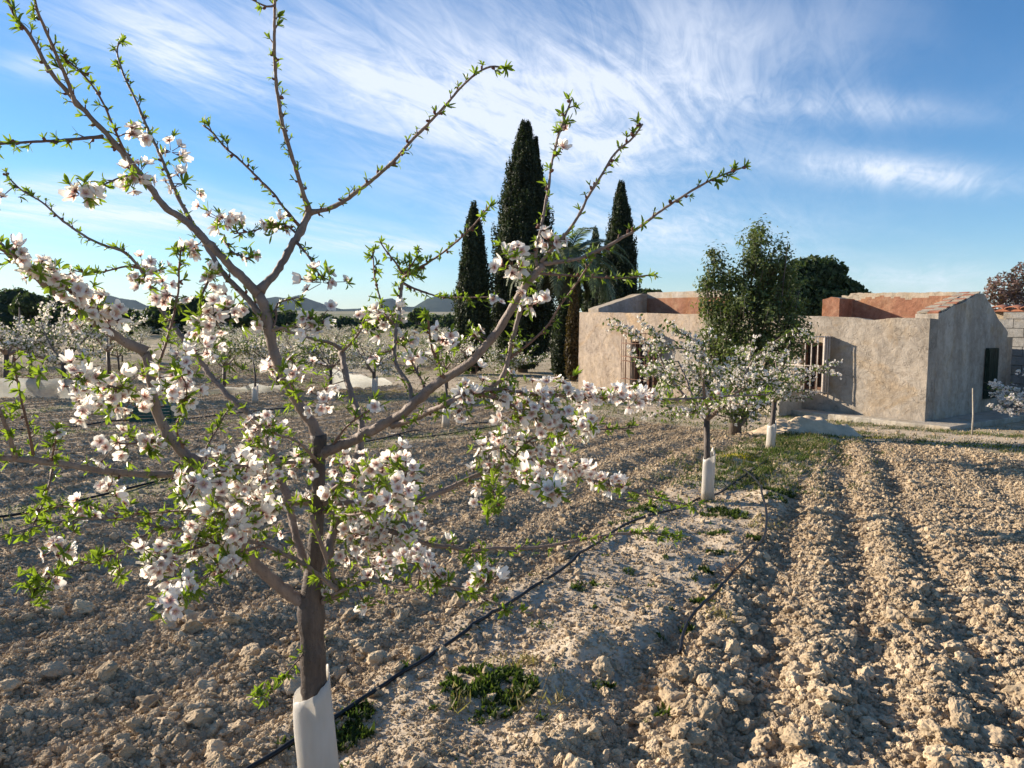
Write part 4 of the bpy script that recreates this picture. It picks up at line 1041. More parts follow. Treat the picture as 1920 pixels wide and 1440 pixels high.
for k in range(13):
    mb = MB(); n_ = 8; V = []
    for yy in (-.25, .25):
        for i in range(n_ + 1):
            a = math.pi * i / n_; V.append((.105 * math.cos(a), yy, .05 * math.sin(a)))
        for i in range(n_ + 1):
            a = math.pi * i / n_; V.append((.09 * math.cos(a), yy, .05 * math.sin(a) - .016))
    m_ = n_ + 1
    Fs = [(i, i + 1, 2 * m_ + i + 1, 2 * m_ + i) for i in range(n_)] + [(m_ + i + 1, m_ + i, 3 * m_ + i, 3 * m_ + i + 1) for i in range(n_)] + [(i + 1, i, m_ + i, m_ + i + 1) for i in range(n_)] + [(2 * m_ + i, 2 * m_ + i + 1, 3 * m_ + i + 1, 3 * m_ + i) for i in range(n_)]
    mb.add(V, Fs); o = mb.obj('roof_tile', M_terra, shed, True)
    o.location = HP(sS - .1 - k * .30 + rng.uniform(-.01, .01), tS + .14, 1.97 + rng.uniform(0, .015)); o.rotation_euler = (.12, 0, math.atan2(WD[1], WD[0]) + rng.uniform(-.04, .04)); o.scale = (1.45, 1, 1)
mb = MB(); mb.box(tuple(HP(sS - 2.05, tS + 1.2, 1.915)), (4.3, 2.5, .06), rot); mb.obj('roof', M_terra, shed)
# red crate on a dark drum in front of the shed
def crate(name, loc, rz, size, mt, label, slats=4, fill=None):
    w, d, h = size; o = empty(name, loc, rz); tag(o, label, 'crate')
    mb = MB(); mb.box((0, 0, .012), (w, d, .02)); mb.obj('base', mt, o)
    for sx, sy, ln, rr in ((0, -d / 2, w, 0), (0, d / 2, w, 0), (-w / 2, 0, d, 1), (w / 2, 0, d, 1)):
        for k in range(slats):
            z = .03 + (h - .03) * (k + .5) / slats; mb = MB()
            sz_ = (ln - .03, .012, (h - .03) / slats * .72) if not rr else (.012, ln - .03, (h - .03) / slats * .72)
            mb.box((sx, sy, z), sz_); mb.obj('slat', mt, o)
    for sx in (-1, 1):
        for sy in (-1, 1):
            mb = MB(); mb.box((sx * w / 2, sy * d / 2, h / 2), (.035, .035, h)); mb.obj('corner_post', mt, o)
    return o
M_redp = simple('faded_red_plastic', (0.20, 0.03, 0.03), 0.5, 10, .3); M_greenplastic = simple('dark_green_plastic', (0.02, 0.075, 0.06), 0.45, 10, .4)
cp = HP(-1.0, tS - .55, 0); cz = gz(cp[0], cp[1])
drum = empty('metal_drum', (cp[0], cp[1], cz)); tag(drum, 'dark metal drum in front of the block shed doorway', 'drum')
mb = MB(); mb.tube([(0, 0, 0), (0, 0, .25), (0, 0, .27), (0, 0, .29), (0, 0, .55), (0, 0, .57), (0, 0, .59), (0, 0, .82)], [.27, .27, .285, .27, .27, .285, .27, .27], 20); mb.obj('shell', M_dark, drum, True)
mb = MB(); mb.tube([(0, 0, .821), (0, 0, .84)], [.28, .28], 20); mb.obj('lid', M_rust, drum)
crate('crate', (cp[0], cp[1], cz + .842), .4, (.5, .36, .24), M_redp, 'faded red plastic crate standing on the dark drum by the shed')

# ------------------------------------------------------------------ vegetation generators
def quads_cloud(mb, pts, nrm, size, asp=1.0, mi=0, A=None):
    """small leaf-like rhombs at pts facing nrm"""
    N = len(pts); sz_ = size * np.ones(N)
    V0 = np.array([(-.5, 0, 0), (0, -.28 * asp, .06), (.5, 0, 0), (0, .28 * asp, .06)])
    m3 = rots(nrm, rng.uniform(0, 6.3, N), sz_)
    V = np.einsum('nij,vj->nvi', m3, V0) + np.asarray(pts)[:, None, :]
    mb.add(V.reshape(-1, 3), (np.arange(4 * N), np.full(N, 4)), mi, np.repeat(rng.uniform(0, 1, N) if A is None else A, 4))
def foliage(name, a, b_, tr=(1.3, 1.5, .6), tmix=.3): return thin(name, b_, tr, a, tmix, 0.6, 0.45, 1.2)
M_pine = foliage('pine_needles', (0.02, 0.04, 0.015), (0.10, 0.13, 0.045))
M_cyp = foliage('cypress_scales', (0.016, 0.028, 0.015), (0.065, 0.08, 0.037), tmix=.2)
M_cypbrown = foliage('dry_cypress_scales', (0.05, 0.035, 0.015), (0.12, 0.08, 0.035))
M_laurel = foliage('evergreen_leaves', (0.045, 0.07, 0.022), (0.19, 0.22, 0.085))
M_redleaf = foliage('reddish_leaves', (0.13, 0.075, 0.07), (0.26, 0.17, 0.155))
M_weed = foliage('weed_leaves', (0.035, 0.06, 0.015), (0.11, 0.145, 0.035), tmix=.35)
M_dry = foliage('dry_grass', (0.20, 0.15, 0.07), (0.38, 0.31, 0.17))
M_yellow = foliage('yellow_petals', (0.55, 0.42, 0.02), (0.75, 0.62, 0.04))
M_wbark = bark_mat('grey_bark', (0.07, 0.055, 0.045), (0.16, 0.13, 0.10))
M_orchpetal = thin('distant_petal', (0.86, 0.83, 0.77), (1, .96, .86), (0.68, 0.52, 0.44), .4, .6, .12, 5)
M_orchleaf = foliage('almond_leaves', (0.08, 0.12, 0.03), (0.17, 0.21, 0.05))

def almond_gen(seed, trunk_h, rad, height, nprim, blossoms, leaves, trunk_r=.045, flower=0.04, detail=True, spread=0.9, tw=2):
    """trunk, limbs and twigs with blossom; returns meshes of its parts"""
    r_ = np.random.default_rng(seed); tr = MB(); br = MB(); tips = []
    lean = r_.uniform(-.04, .04, 2)
    tp = [np.array([0, 0, -.05]), np.array([lean[0] * .4, lean[1] * .4, trunk_h * .5]), np.array([lean[0], lean[1], trunk_h])]
    tr.tube(tp, [trunk_r * 1.1, trunk_r, trunk_r * .95], 10 if detail else 6)
    def shoot(p, d, L, r0, r1, n_, sag, sides):
        pts = [p]; d = d / np.linalg.norm(d)
        for k in range(n_):
            d = d + r_.standard_normal(3) * .13 + np.array([0, 0, sag]); d /= np.linalg.norm(d); pts.append(pts[-1] + d * L / n_)
        pts = np.array(pts); br.tube(pts, np.linspace(r0, r1, n_ + 1), sides, cap=False); return pts, d
    for k in range(nprim):
        a = 2 * math.pi * (k + r_.uniform(-.25, .25)) / nprim
        d = np.array([math.cos(a) * spread, math.sin(a) * spread, r_.uniform(.5, 1.35)])
        pts, dd = shoot(tp[2] + np.array([0, 0, -.02]), d, rad * r_.uniform(.75, 1.0), trunk_r * .62, trunk_r * .25, 6, -.01 + .05 * r_.uniform(), 7 if detail else 4)
        for m in range(6 if detail else 4):
            q = pts[1 + (m % 5)] if m < 5 else pts[-1]
            a2 = a + r_.uniform(-1.5, 1.5); d2 = np.array([math.cos(a2), math.sin(a2), r_.uniform(-.25, 1.1)])
            p2, dd2 = shoot(q, d2, rad * r_.uniform(.35, .7), trunk_r * .22, trunk_r * .09, 5, r_.uniform(-.03, .05), 5 if detail else 3)
            tips.append((p2, a2))
            for t in range(tw):
                q3 = p2[r_.integers(1, 5)]; a3 = a2 + r_.uniform(-1.3, 1.3); d3 = np.array([math.cos(a3), math.sin(a3), r_.uniform(-.3, 1.0)])
                p3, _ = shoot(q3, d3, rad * r_.uniform(.2, .45), trunk_r * .10, trunk_r * .05, 4, 0, 4 if detail else 3); tips.append((p3, a3))
    tot = sum(np.linalg.norm(np.diff(t[0], axis=0), axis=1).sum() for t in tips)
    fp, fn, lp = [], [], []
    for p, a in tips:
        L = np.linalg.norm(np.diff(p, axis=0), axis=1).sum(); dens_ = r_.choice([.25, .8, 1.3, 1.9])
        nf = int(blossoms * L / tot * dens_); nl = int(leaves * L / tot)
        for cnt, out in ((nf, fp), (nl, lp)):
            t = np.sort(r_.uniform(.05, 1, cnt)) ** .9 * (len(p) - 1); i = np.minimum(t.astype(int), len(p) - 2); f = (t - i)[:, None]
            if cnt: out.append(p[i] * (1 - f) + p[i + 1] * f + r_.standard_normal((cnt, 3)) * (flower * .55))
    fp = np.concatenate(fp); lp = np.concatenate(lp)
    fn = r_.standard_normal((len(fp), 3)) + np.array([0, 0, .5])
    bl = MB()
    if detail:
        for v in range(3):
            k = slice(v, None, 3); bl.inst(SMALL_FLO[v], rots(fn[k], r_.uniform(0, 6, len(fn[k])), flower * r_.uniform(.8, 1.1, len(fn[k]))), fp[k])
    else: quads_cloud(bl, fp, fn, flower * r_.uniform(.7, 1.25, len(fp)), 1.7, 0, np.ones(len(fp)) * .9)
    lf = MB(); quads_cloud(lf, lp, r_.standard_normal((len(lp), 3)), flower * r_.uniform(.8, 1.3, len(lp)), .9)
    return (tr.mesh('trunk', M_trunk, True), br.mesh('branches', M_bark, True), bl.mesh('blossom', [M_orchpetal, M_stamen, M_calyx] if detail else M_orchpetal), lf.mesh('leaves', M_orchleaf))
def almond_obj(meshes, loc, rz, sc, label, group=None, name='almond_tree'):
    o = empty(name, loc, rz); o.scale = (sc[0], sc[0], sc[1]) if isinstance(sc, tuple) else (sc, sc, sc)
    for nm, me_ in zip(('trunk', 'branches', 'blossom', 'leaves'), meshes):
        c = link(nm, me_, o)
        if nm in ('blossom', 'leaves'): c['kind'] = 'stuff'
    return tag(o, label, 'tree', group)
GRP = 'young almond trees of the orchard'
# second and third tree of the near row, and the one at the right margin
b2 = G(1325, 950); T2 = almond_gen(5, .72, .80, 1.1, 6, 1550, 2600, .027, .040, True, .95, 2)
almond_obj(T2, b2, 1.2, (1.0, 1.0), 'blossoming young almond tree in front of the house, behind the foreground tree', GRP)
g2 = P(1325, 853, b2.y); tree_guard(b2.x, b2.y, b2.z - .02, g2.z, .050, .056, (.012, 0), 9, 'pale guard on the slim dark trunk in front of the house', open_=.1)
b3 = G(1444, 852); T3 = almond_gen(14, .66, .72, 1.0, 5, 1100, 1700, .032, .040, True, .95, 2)
almond_obj(T3, b3, .3, (1.0, .95), 'blossoming almond tree third in the near row, its crown covering the pale barred window', GRP)
g3 = P(1447, 793, b3.y); tree_guard(b3.x, b3.y, b3.z - .02, g3.z, .054, .058, (.012, 0), 5, 'torn white guard nearest to the sand heap', open_=.5)
b4 = G(2010, 850); T4 = almond_gen(23, .6, .8, 1.0, 6, 2300, 500, .034, .046, True, 1.2, 3)
almond_obj(T4, b4, 2.0, (1.0, .8), 'almond tree reaching in at the right margin before the block shed', GRP)
# further rows 
VAR = [almond_gen(40 + i, .7, 1.25, 1.5, 5, 1500, 1700, .05, .055, False, .9, 3) for i in range(5)]
LVAR = [almond_gen(60 + i, .7, 1.25, 1.5, 5, 650, 2300, .05, .062, False, .9, 3) for i in range(2)]
lab = ['blossoming almond tree before the white netting at the left margin', 'almond tree with a bent grey trunk rising through the left netting', 'almond tree with a forked crown right of the left netting',
       'greener almond tree behind the dark green crate', 'almond tree with a pale guard in mid field left of the cypresses', 'sparse almond tree at the foot of the tall cypress', 'almond tree behind the middle strip of netting',
       'almond tree just left of the slender cypress', 'almond tree beyond the left netting', 'almond tree behind the foreground trunk in mid field']
mid = [(12, 742, 0, 1.4), (122, 746, 1, 1.12), (205, 705, 2, 1.15), (420, 735, 'g', .95), (702, 745, 3, .85), (960, 742, 's', .85), (520, 732, 4, .95), (838, 728, 0, .85), (60, 712, 3, 1.0), (620, 738, 'g', .9)]
for k, (px, py, v, s_) in enumerate(mid):
    p = G(px, py); p.z = gz(p.x, p.y) - .02
    me_ = LVAR[k % 2] if v in ('g', 's') else VAR[v]
    almond_obj(me_, p, 1.3 * k + .4, s_, lab[k], GRP)
k = 0
for row in range(2, 26):
    for st_ in range(-6, 30):
        u = 1.74 + 4.7 * st_ + (row % 2) * 1.3 + rng.uniform(-.3, .3); v = -1.62 - 4.75 * row
        X = v * math.cos(RA) + u * math.sin(RA); Y = -v * math.sin(RA) + u * math.cos(RA)
        if Y < 20.5 or Y > 88 or (Y < 24 and X / Y * F + 960 > 560): continue
        d = Vector((X, Y, 0)) - EYE; px = 960 + F * X / Y
        if px < -60 or px > 1010 or (px > 845 and Y < 34): continue
        s_ = rng.uniform(.58, .78); o = almond_obj(VAR[k % 5] if k % 4 else LVAR[k % 2], (X, Y, gz(X, Y) - .03), rng.uniform(0, 6), s_, 'almond tree white with blossom in the distant orchard rows', 'almond trees in the distant orchard rows'); k += 1
print('orchard', k)
# guards seen small in mid field
for q, (px, py, h, lb) in enumerate(((835, 803, 40, 'small white guard round a stub between the blossom right of centre'), (702, 746, 38, 'small white guard in mid field left of the slender cypress'), (478, 758, 34, 'small white guard in mid field behind the foreground limbs'))):
    p = G(px, py); t = P(px, py - h, p.y); tree_guard(p.x, p.y, p.z, t.z, .07, .07, (.02, 0), q, lb)
    mb = MB(); mb.tube([(p.x, p.y, p.z - .03), (p.x + .02, p.y, t.z + .25), (p.x - .03, p.y, t.z + .6)], [.03, .024, .012], 7)
    o = mb.obj('sapling', M_trunk, None, True); tag(o, ['bare young stem inside the small guard right of centre', 'bare young stem inside the guard left of the slender cypress', 'bare young stem inside the guard behind the foreground limbs'][q], 'sapling')
# ------------------------------------------------------------------ cypresses, pines, palm
def cypress(px, pybase, depth, pytop, wpx, seed, label, m_=None, tops=((0, 1.0),), n=9000, lobes=1.0, group='cypresses by the house', bare=0.02):
    r_ = np.random.default_rng(seed)
    b = P(px, pybase, depth); z0 = gz(b.x, b.y); H = P(px, pytop, depth).z - z0; Wd = wpx / F * depth / 2
    o = empty('cypress_tree', (b.x, b.y, z0)); tag(o, label, 'tree', group)
    mb = MB(); mb.tube([(0, 0, -.1), (0, 0, H * .5), (0, 0, H * .9)], [Wd * .16, Wd * .1, .02], 8); mb.obj('trunk', M_wbark, o, True)
    sc_ = .80 if len(tops) > 1 else 1.0; Wd = Wd * sc_
    prof = lambda t: (np.clip(t / .08, 0, 1) ** .5 * .6 + .40 * np.clip(t / .3, 0, 1) ** .6) * (1 - np.clip((t - .18) / .83, 0, 1) ** 2.2) ** .95
    # dense heart of the crown, lumpy
    ph = r_.uniform(0, 60)
    def surf(t, a):
        lump = 1 + .34 * perlin(a * 1.6 + ph, t * 7 + ph) + .30 * perlin(a * 3.5, t * 18 + ph) + .16 * perlin(a * 7, t * 50 + ph)
        return Wd * prof(t) * lump
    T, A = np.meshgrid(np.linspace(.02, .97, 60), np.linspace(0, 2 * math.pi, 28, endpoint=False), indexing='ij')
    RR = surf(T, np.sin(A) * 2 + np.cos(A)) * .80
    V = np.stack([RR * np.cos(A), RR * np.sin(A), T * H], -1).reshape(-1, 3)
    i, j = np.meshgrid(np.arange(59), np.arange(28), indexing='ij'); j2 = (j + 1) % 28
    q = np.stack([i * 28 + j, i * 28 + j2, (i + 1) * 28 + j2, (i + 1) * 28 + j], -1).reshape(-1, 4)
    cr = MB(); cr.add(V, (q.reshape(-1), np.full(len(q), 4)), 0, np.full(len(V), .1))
    t = r_.uniform(.015, 1, n) ** .95; a = r_.uniform(0, 2 * math.pi, n)
    rr = surf(t, np.sin(a) * 2 + np.cos(a)) * r_.uniform(.74, 1.08, n) + .015
    clump = .5 + .5 * perlin(a * 5 + ph, t * 30); p = np.stack([rr * np.cos(a), rr * np.sin(a), t * H], -1)
    nr = np.stack([np.cos(a), np.sin(a), r_.uniform(-.3, .8, n)], -1) + r_.standard_normal((n, 3)) * .55
    quads_cloud(cr, p, nr, (.05 + .0026 * depth) * r_.uniform(.6, 1.4, n), 1.0, 0, np.clip(clump + r_.uniform(-.3, .3, n), 0, 1))
    # upward sprigs breaking the outline
    n2 = n; ns = n // 9; t = r_.uniform(.05, .99, ns); a = r_.uniform(0, 6.283, ns); rr = surf(t, np.sin(a) * 2 + np.cos(a)) * r_.uniform(.88, 1.24, ns)
    for k in range(8):
        kk = k / 7; p = np.stack([(rr + .05 * Wd * kk) * np.cos(a), (rr + .05 * Wd * kk) * np.sin(a), t * H + kk * .26 * (.5 + Wd)], -1) + r_.standard_normal((ns, 3)) * .018 * (1.4 - kk)
        quads_cloud(cr, p, r_.standard_normal((ns, 3)), (.045 + .0022 * depth) * (1.4 - .7 * kk), .9, 0, r_.uniform(.1, .9, ns))
    for dx, hh in tops[1:]:
        m2 = 5200; t = r_.uniform(0, 1, m2) ** .8; a = r_.uniform(0, 6.28, m2); rr = Wd * .40 * (1 - t ** 1.6) ** .9 * r_.uniform(.4, 1.12, m2) * (1 + .35 * perlin(a * 2 + dx, t * 9))
        p = np.stack([dx * Wd * (.75 + .25 * t) + rr * np.cos(a), rr * np.sin(a), H * (hh - .42 + .42 * t)], -1); quads_cloud(cr, p, r_.standard_normal((m2, 3)), (.045 + .0026 * depth) * r_.uniform(.6, 1.4, m2), 1.0, 0, r_.uniform(.1, .8, m2))
    cr.obj('crown', m_ or M_cyp, o)
    return o
cypress(887, 702, 27, 388, 58, 1, 'slender leaning cypress left of the tall one', n=15000)
cypress(980, 702, 28, 240, 124, 2, 'tallest cypress, wide with a split tip', tops=((0, 1), (.42, .965), (-.30, .90), (.62, .74), (-.66, .66)), n=48000)
cypress(1158, 690, 31, 348, 62, 3, 'dark cypress rising behind the left end of the house', n=17000)
cypress(1112, 690, 34, 430, 34, 4, 'small cypress showing its tip between the palm and the house', n=5000)
cypress(1053, 712, 24.5, 560, 34, 5, 'short clipped dark green cypress column beside the house', n=5000)
cypress(1074, 708, 24, 545, 24, 6, 'short brown and dry cypress column touching the house wall', M_cypbrown, n=4500)
def crown_tree(name, px, pybase, depth, lobes, seed, label, m_, leaf, n, group=None, trunk_r=.2, asp=1.0, core=.72, inst=None):
    """lobes: (px, py, radius_px, squash)"""
    r_ = np.random.default_rng(seed); b = P(px, pybase, depth); z0 = gz(b.x, b.y)
    o = empty(name, (b.x, b.y, z0)); tag(o, label, 'tree', group)
    L = []
    for k, (lx, ly, lr, sq) in enumerate(lobes):
        p = P(lx, ly, depth); R_ = lr / F * depth; L.append((np.array([p.x - b.x, r_.uniform(-.5, .5) * R_, p.z - z0]), R_, sq))
    mb = MB(); cz_ = np.mean([l[0] for l in L], axis=0)
    fk = np.array([cz_[0] * .3, cz_[1] * .3, cz_[2] * .45]); mb.tube([(0, 0, -.1), fk * .5, fk], [trunk_r, trunk_r * .8, trunk_r * .6], 8)
    for c_, R_, sq in L: mb.tube([fk, (fk + c_) / 2 + np.array([0, 0, -.1 * R_]), c_], [trunk_r * .5, trunk_r * .3, trunk_r * .12], 6)
    mb.obj('trunk', M_wbark, o, True)
    cr = MB(); tot = sum(l[1] ** 2 for l in L)
    for c_, R_, sq in L:
        m = int(n * R_ * R_ / tot); u = r_.standard_normal((m, 3)); u /= np.linalg.norm(u, axis=1)[:, None]
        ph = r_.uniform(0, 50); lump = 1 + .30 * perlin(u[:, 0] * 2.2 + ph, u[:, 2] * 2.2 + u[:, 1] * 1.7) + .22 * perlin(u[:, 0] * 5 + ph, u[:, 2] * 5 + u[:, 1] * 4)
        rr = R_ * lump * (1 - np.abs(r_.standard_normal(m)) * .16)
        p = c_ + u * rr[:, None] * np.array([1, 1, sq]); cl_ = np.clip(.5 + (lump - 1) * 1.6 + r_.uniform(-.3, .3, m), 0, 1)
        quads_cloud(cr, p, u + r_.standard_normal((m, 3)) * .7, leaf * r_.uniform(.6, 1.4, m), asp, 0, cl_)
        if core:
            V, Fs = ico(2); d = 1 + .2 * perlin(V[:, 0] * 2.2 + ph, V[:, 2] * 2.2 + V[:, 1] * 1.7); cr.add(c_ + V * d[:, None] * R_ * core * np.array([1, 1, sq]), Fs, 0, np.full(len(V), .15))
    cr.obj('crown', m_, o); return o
# round pine and others behind the house
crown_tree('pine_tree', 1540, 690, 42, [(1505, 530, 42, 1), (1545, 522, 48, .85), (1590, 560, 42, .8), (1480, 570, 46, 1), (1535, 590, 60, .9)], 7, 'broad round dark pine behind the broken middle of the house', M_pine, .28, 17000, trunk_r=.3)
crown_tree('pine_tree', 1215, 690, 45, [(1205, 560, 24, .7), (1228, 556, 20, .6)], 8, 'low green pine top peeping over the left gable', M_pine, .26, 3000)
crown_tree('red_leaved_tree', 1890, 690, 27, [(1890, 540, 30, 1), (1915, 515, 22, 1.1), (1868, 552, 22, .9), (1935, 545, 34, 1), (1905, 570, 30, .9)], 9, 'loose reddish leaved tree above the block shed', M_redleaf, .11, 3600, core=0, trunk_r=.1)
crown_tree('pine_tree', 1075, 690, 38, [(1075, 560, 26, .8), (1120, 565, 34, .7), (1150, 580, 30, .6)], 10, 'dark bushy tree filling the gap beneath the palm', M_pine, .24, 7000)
# upright evergreen before the house: several leaders
eb = G(1378, 818); Yv = eb.y
ev = empty('evergreen_tree', eb); tag(ev, 'dense upright evergreen with several pointed leaders in front of the house', 'tree')
tb = MB(); cr = MB(); r_ = np.random.default_rng(77)
LEAD = [(1345, 468), (1322, 530), (1422, 424), (1403, 465), (1468, 455), (1452, 500), (1375, 505), (1340, 600), (1490, 545), (1484, 610)]
for px, py in LEAD:
    t = P(px, py, Yv); tp = np.array([t.x - eb.x, r_.uniform(-.3, .3), t.z - eb.z])
    pts = spline([np.array([r_.uniform(-.05, .05), r_.uniform(-.05, .05), .1]), np.array([tp[0] * .75, tp[1] * .8, tp[2] * .45]), tp], .08); tb.tube(pts, np.linspace(.035, .006, len(pts)), 5)
CLS = []
for px, py, rx, ry, cnt in ((1344, 510, 17, 42, 20), (1324, 560, 14, 40, 12), (1421, 470, 24, 44, 34), (1405, 520, 30, 50, 36), (1466, 500, 20, 44, 26), (1452, 540, 30, 50, 34), (1372, 545, 20, 40, 14), (1400, 610, 66, 60, 90), (1452, 610, 44, 70, 66), (1345, 620, 34, 66, 44), (1485, 600, 20, 60, 24), (1400, 690, 60, 60, 80), (1392, 750, 42, 36, 30)):
    for _ in range(cnt):
        a = r_.uniform(0, 6.283); q = math.sqrt(r_.uniform(0, 1)); t = P(px + rx * q * math.cos(a), py + ry * q * math.sin(a), Yv); CLS.append((t.x - eb.x, r_.normal(0, .7) * rx / F * Yv, t.z - eb.z, r_.uniform(0, 1)))
for x_, y_, z_, tn in CLS:
    m = int(r_.uniform(34, 70)); rr = r_.uniform(.06, .13); o3 = r_.standard_normal((m, 3)) * rr * .6 * np.array([1, 1, 1.5]); d3 = o3 + r_.standard_normal((m, 3)) * .06 + np.array([0, 0, .05])
    tb.tube([(x_ * .85, y_ * .85, z_ - .22), (x_, y_, z_ + .1)], [.006, .002], 4)
    quads_cloud(cr, np.array([x_, y_, z_]) + o3, d3, .060 * r_.uniform(.6, 1.3, m), .95, 0, np.clip(tn * .5 + r_.uniform(0, .6, m), 0, 1))
tb.tube([(0, 0, -.1), (0, 0, .35), (.03, 0, .6)], [.10, .085, .06], 9)
tb.obj('trunk', M_wbark, ev, True); cr.obj('crown', M_laurel, ev)
# palm
def palm(px, py, depth):
    c_ = P(px, py, depth); z0 = gz(c_.x, c_.y); o = empty('palm_tree', (c_.x, c_.y, z0)); tag(o, 'date palm with arching fronds and a dry skirt between the cypresses and the house', 'palm')
    h = c_.z - z0; mb = MB(); ks = np.linspace(0, h, 26); mb.tube([(0, 0, k) for k in ks], [.24 + .03 * (i % 2) for i in range(26)], 12); mb.obj('trunk', M_wbark, o)
    r_ = np.random.default_rng(5); mf = foliage('palm_leaflets', (0.06, 0.08, 0.045), (0.20, 0.235, 0.14)); md = foliage('dry_palm_leaflets', (0.06, 0.06, 0.03), (0.13, 0.12, 0.07))
    for k in range(66):
        dead = k >= 44; a = 2.4 * k + r_.uniform(-.3, .3); el = r_.uniform(.1, 1.4) if not dead else r_.uniform(-1.2, -.1); L = r_.uniform(2.1, 2.9) if not dead else r_.uniform(1.3, 1.9)
        p = np.array([0, 0, h]); pts = [p]; e = el
        for i in range(14): e -= (.11 if not dead else .08) * (1 + i * .05); p = p + np.array([math.cos(a) * math.cos(e), math.sin(a) * math.cos(e), math.sin(e)]) * L / 14; pts.append(p)
        pts = np.array(pts); mb = MB(); mb.tube(pts, np.linspace(.022, .005, 15), 4)
        for i in range(2, 15):
            T = pts[i] - pts[i - 1]; T /= np.linalg.norm(T); sd_ = np.cross(T, (0, 0, 1)); sd_ /= np.linalg.norm(sd_) + 1e-6; ll = .42 * math.sin(math.pi * min(.97, i / 14 * .85 + .12)) + .05
            for sgn in (-1, 1):
                for f in (0, .33, .66):
                    q = pts[i] - T * f * L / 14; tip = q + sd_ * sgn * ll * .75 + T * ll * .55 + np.array([0, 0, -.16 * ll + r_.uniform(-.04, .04)]); w_ = T * .022
                    m_ = (q + tip) / 2 + np.array([0, 0, .04]); mb.add([q - w_, q + w_, m_ + w_ * 1.3, m_ - w_ * 1.3, tip], [(0, 1, 2, 3), (3, 2, 4)], 0, [r_.uniform(.2, 1)] * 5)
        mb.obj('frond', md if dead else mf, o)
palm(1066, 494, 26)

# ------------------------------------------------------------------ dark tree belt beyond the orchard
belt = [(-20,556,60,68),(20,535,44,70),(60,548,34,66),(95,552,44,72),(130,560,40,70),(175,565,38,75),(215,572,30,80),(240,578,30,78),(285,575,30,85),(325,560,36,88),(355,552,40,90),(395,556,36,92),(420,562,34,95),
        (455,572,32,100),(500,577,32,105),(540,582,30,110),(578,590,28,115),(612,588,30,118),(645,592,30,120),(680,590,30,125),(715,594,28,120),(785,580,17,105),(750,594,28,118),(780,593,30,120),(815,590,30,125),(845,589,28,120),(872,590,26,130),(905,585,24,110),(940,590,24,110),(1000,590,22,110),(1035,592,20,110)]
ORD = ['leftmost', 'second', 'third', 'fourth', 'fifth', 'sixth', 'seventh', 'eighth', 'ninth', 'tenth', 'eleventh', 'twelfth', 'thirteenth']
for k, (px, py, w, dep) in enumerate(belt):
    top = py - 4; lob = [(px, top + w * .75, w * .75, .8), (px - w * .55, top + w * 1.05, w * .6, .8), (px + w * .5, top + w * 1.0, w * .62, .85), (px - w * .3, 618, w * .6, .8), (px + w * .45, 622, w * .6, .7)]
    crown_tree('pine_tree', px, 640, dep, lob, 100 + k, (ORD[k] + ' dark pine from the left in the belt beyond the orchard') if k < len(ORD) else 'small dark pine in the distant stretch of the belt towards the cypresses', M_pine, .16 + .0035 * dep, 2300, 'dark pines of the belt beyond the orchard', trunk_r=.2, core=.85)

# ------------------------------------------------------------------ mountains
def mountains():
    sil = [(-900,585),(-600,570),(-300,580),(-60,572),(0,568),(100,570),(150,566),(175,555),(200,553),(225,560),(255,564),(275,574),(330,578),(400,575),(450,570),(490,562),(515,557),(540,560),(560,554),(580,562),(610,572),(640,581),(670,580),(700,576),(715,563),(735,560),(755,574),(775,577),(790,568),(800,561),(820,556),(850,554),(880,557),(910,566),(960,578),(1020,585),(1150,590),(1400,588),(1700,592),(2100,588),(2600,586)]
    D = 3600; X = []; H = []
    for px, py in sil:
        p = P(px, py, D); X.append(p.x); H.append(p.z)
    xs = np.linspace(X[0], X[-1], 700); hs_ = np.interp(xs, X, H) + 4.5 * perlin(xs / 60, xs * 0) + 2.5 * perlin(xs / 22, xs * 0 + 3)
    dp = np.concatenate([np.linspace(1500, 2700, 14), np.linspace(2760, 4300, 46)]); V = []
    XX, DD = np.meshgrid(xs, dp); k = XX / D
    foot = 2.0 + 26 * sstep(1500, 2900, DD); rise = sstep(2850, 3600, DD) * (1 - sstep(3600, 4300, DD))
    HH = foot + (hs_[None, :] - 26) * rise ** 1.15 + rise * (1 - rise) * 60 * (np.abs(perlin(XX / 130, DD / 320)) - .1) + 3 * perlin(XX / 200, DD / 200)
    HH[0, :] = -6
    V = np.stack([k * DD, DD, HH], -1).reshape(-1, 3); n0, n1 = HH.shape
    i, j = np.meshgrid(np.arange(n0 - 1), np.arange(n1 - 1), indexing='ij'); q = np.stack([i * n1 + j, i * n1 + j + 1, (i + 1) * n1 + j + 1, (i + 1) * n1 + j], -1).reshape(-1, 4)
    mb = MB(); mb.add(V, (q.reshape(-1), np.full(len(q), 4)), 0, np.repeat(sstep(2850, 3000, dp), n1))
    m, n, l, b = mat('mountain'); co = pos(n); a = n.new('ShaderNodeAttribute'); a.attribute_name = 'rad'
    up_ = ramp(n, l, noise(n, l, .012, 8, .7, co), [(0.35, (0.015, 0.028, 0.025)), (0.6, (0.03, 0.042, 0.035)), (0.75, (0.06, 0.062, 0.055))])
    lo_ = ramp(n, l, noise(n, l, .006, 4, .6, co, 0, (.3, 1.5, 1)), [(0.35, (0.10, 0.13, 0.06)), (0.5, (0.33, 0.29, 0.18)), (0.7, (0.42, 0.36, 0.25))])
    l.new(mixcol(n, l, a.outputs['Fac'], lo_, up_), b.inputs['Base Color']); b.inputs['Roughness'].default_value = 1; b.inputs['Specular IOR Level'].default_value = 0
    o = mb.obj('mountains', m, None, True); o['kind'] = 'structure'
mountains()

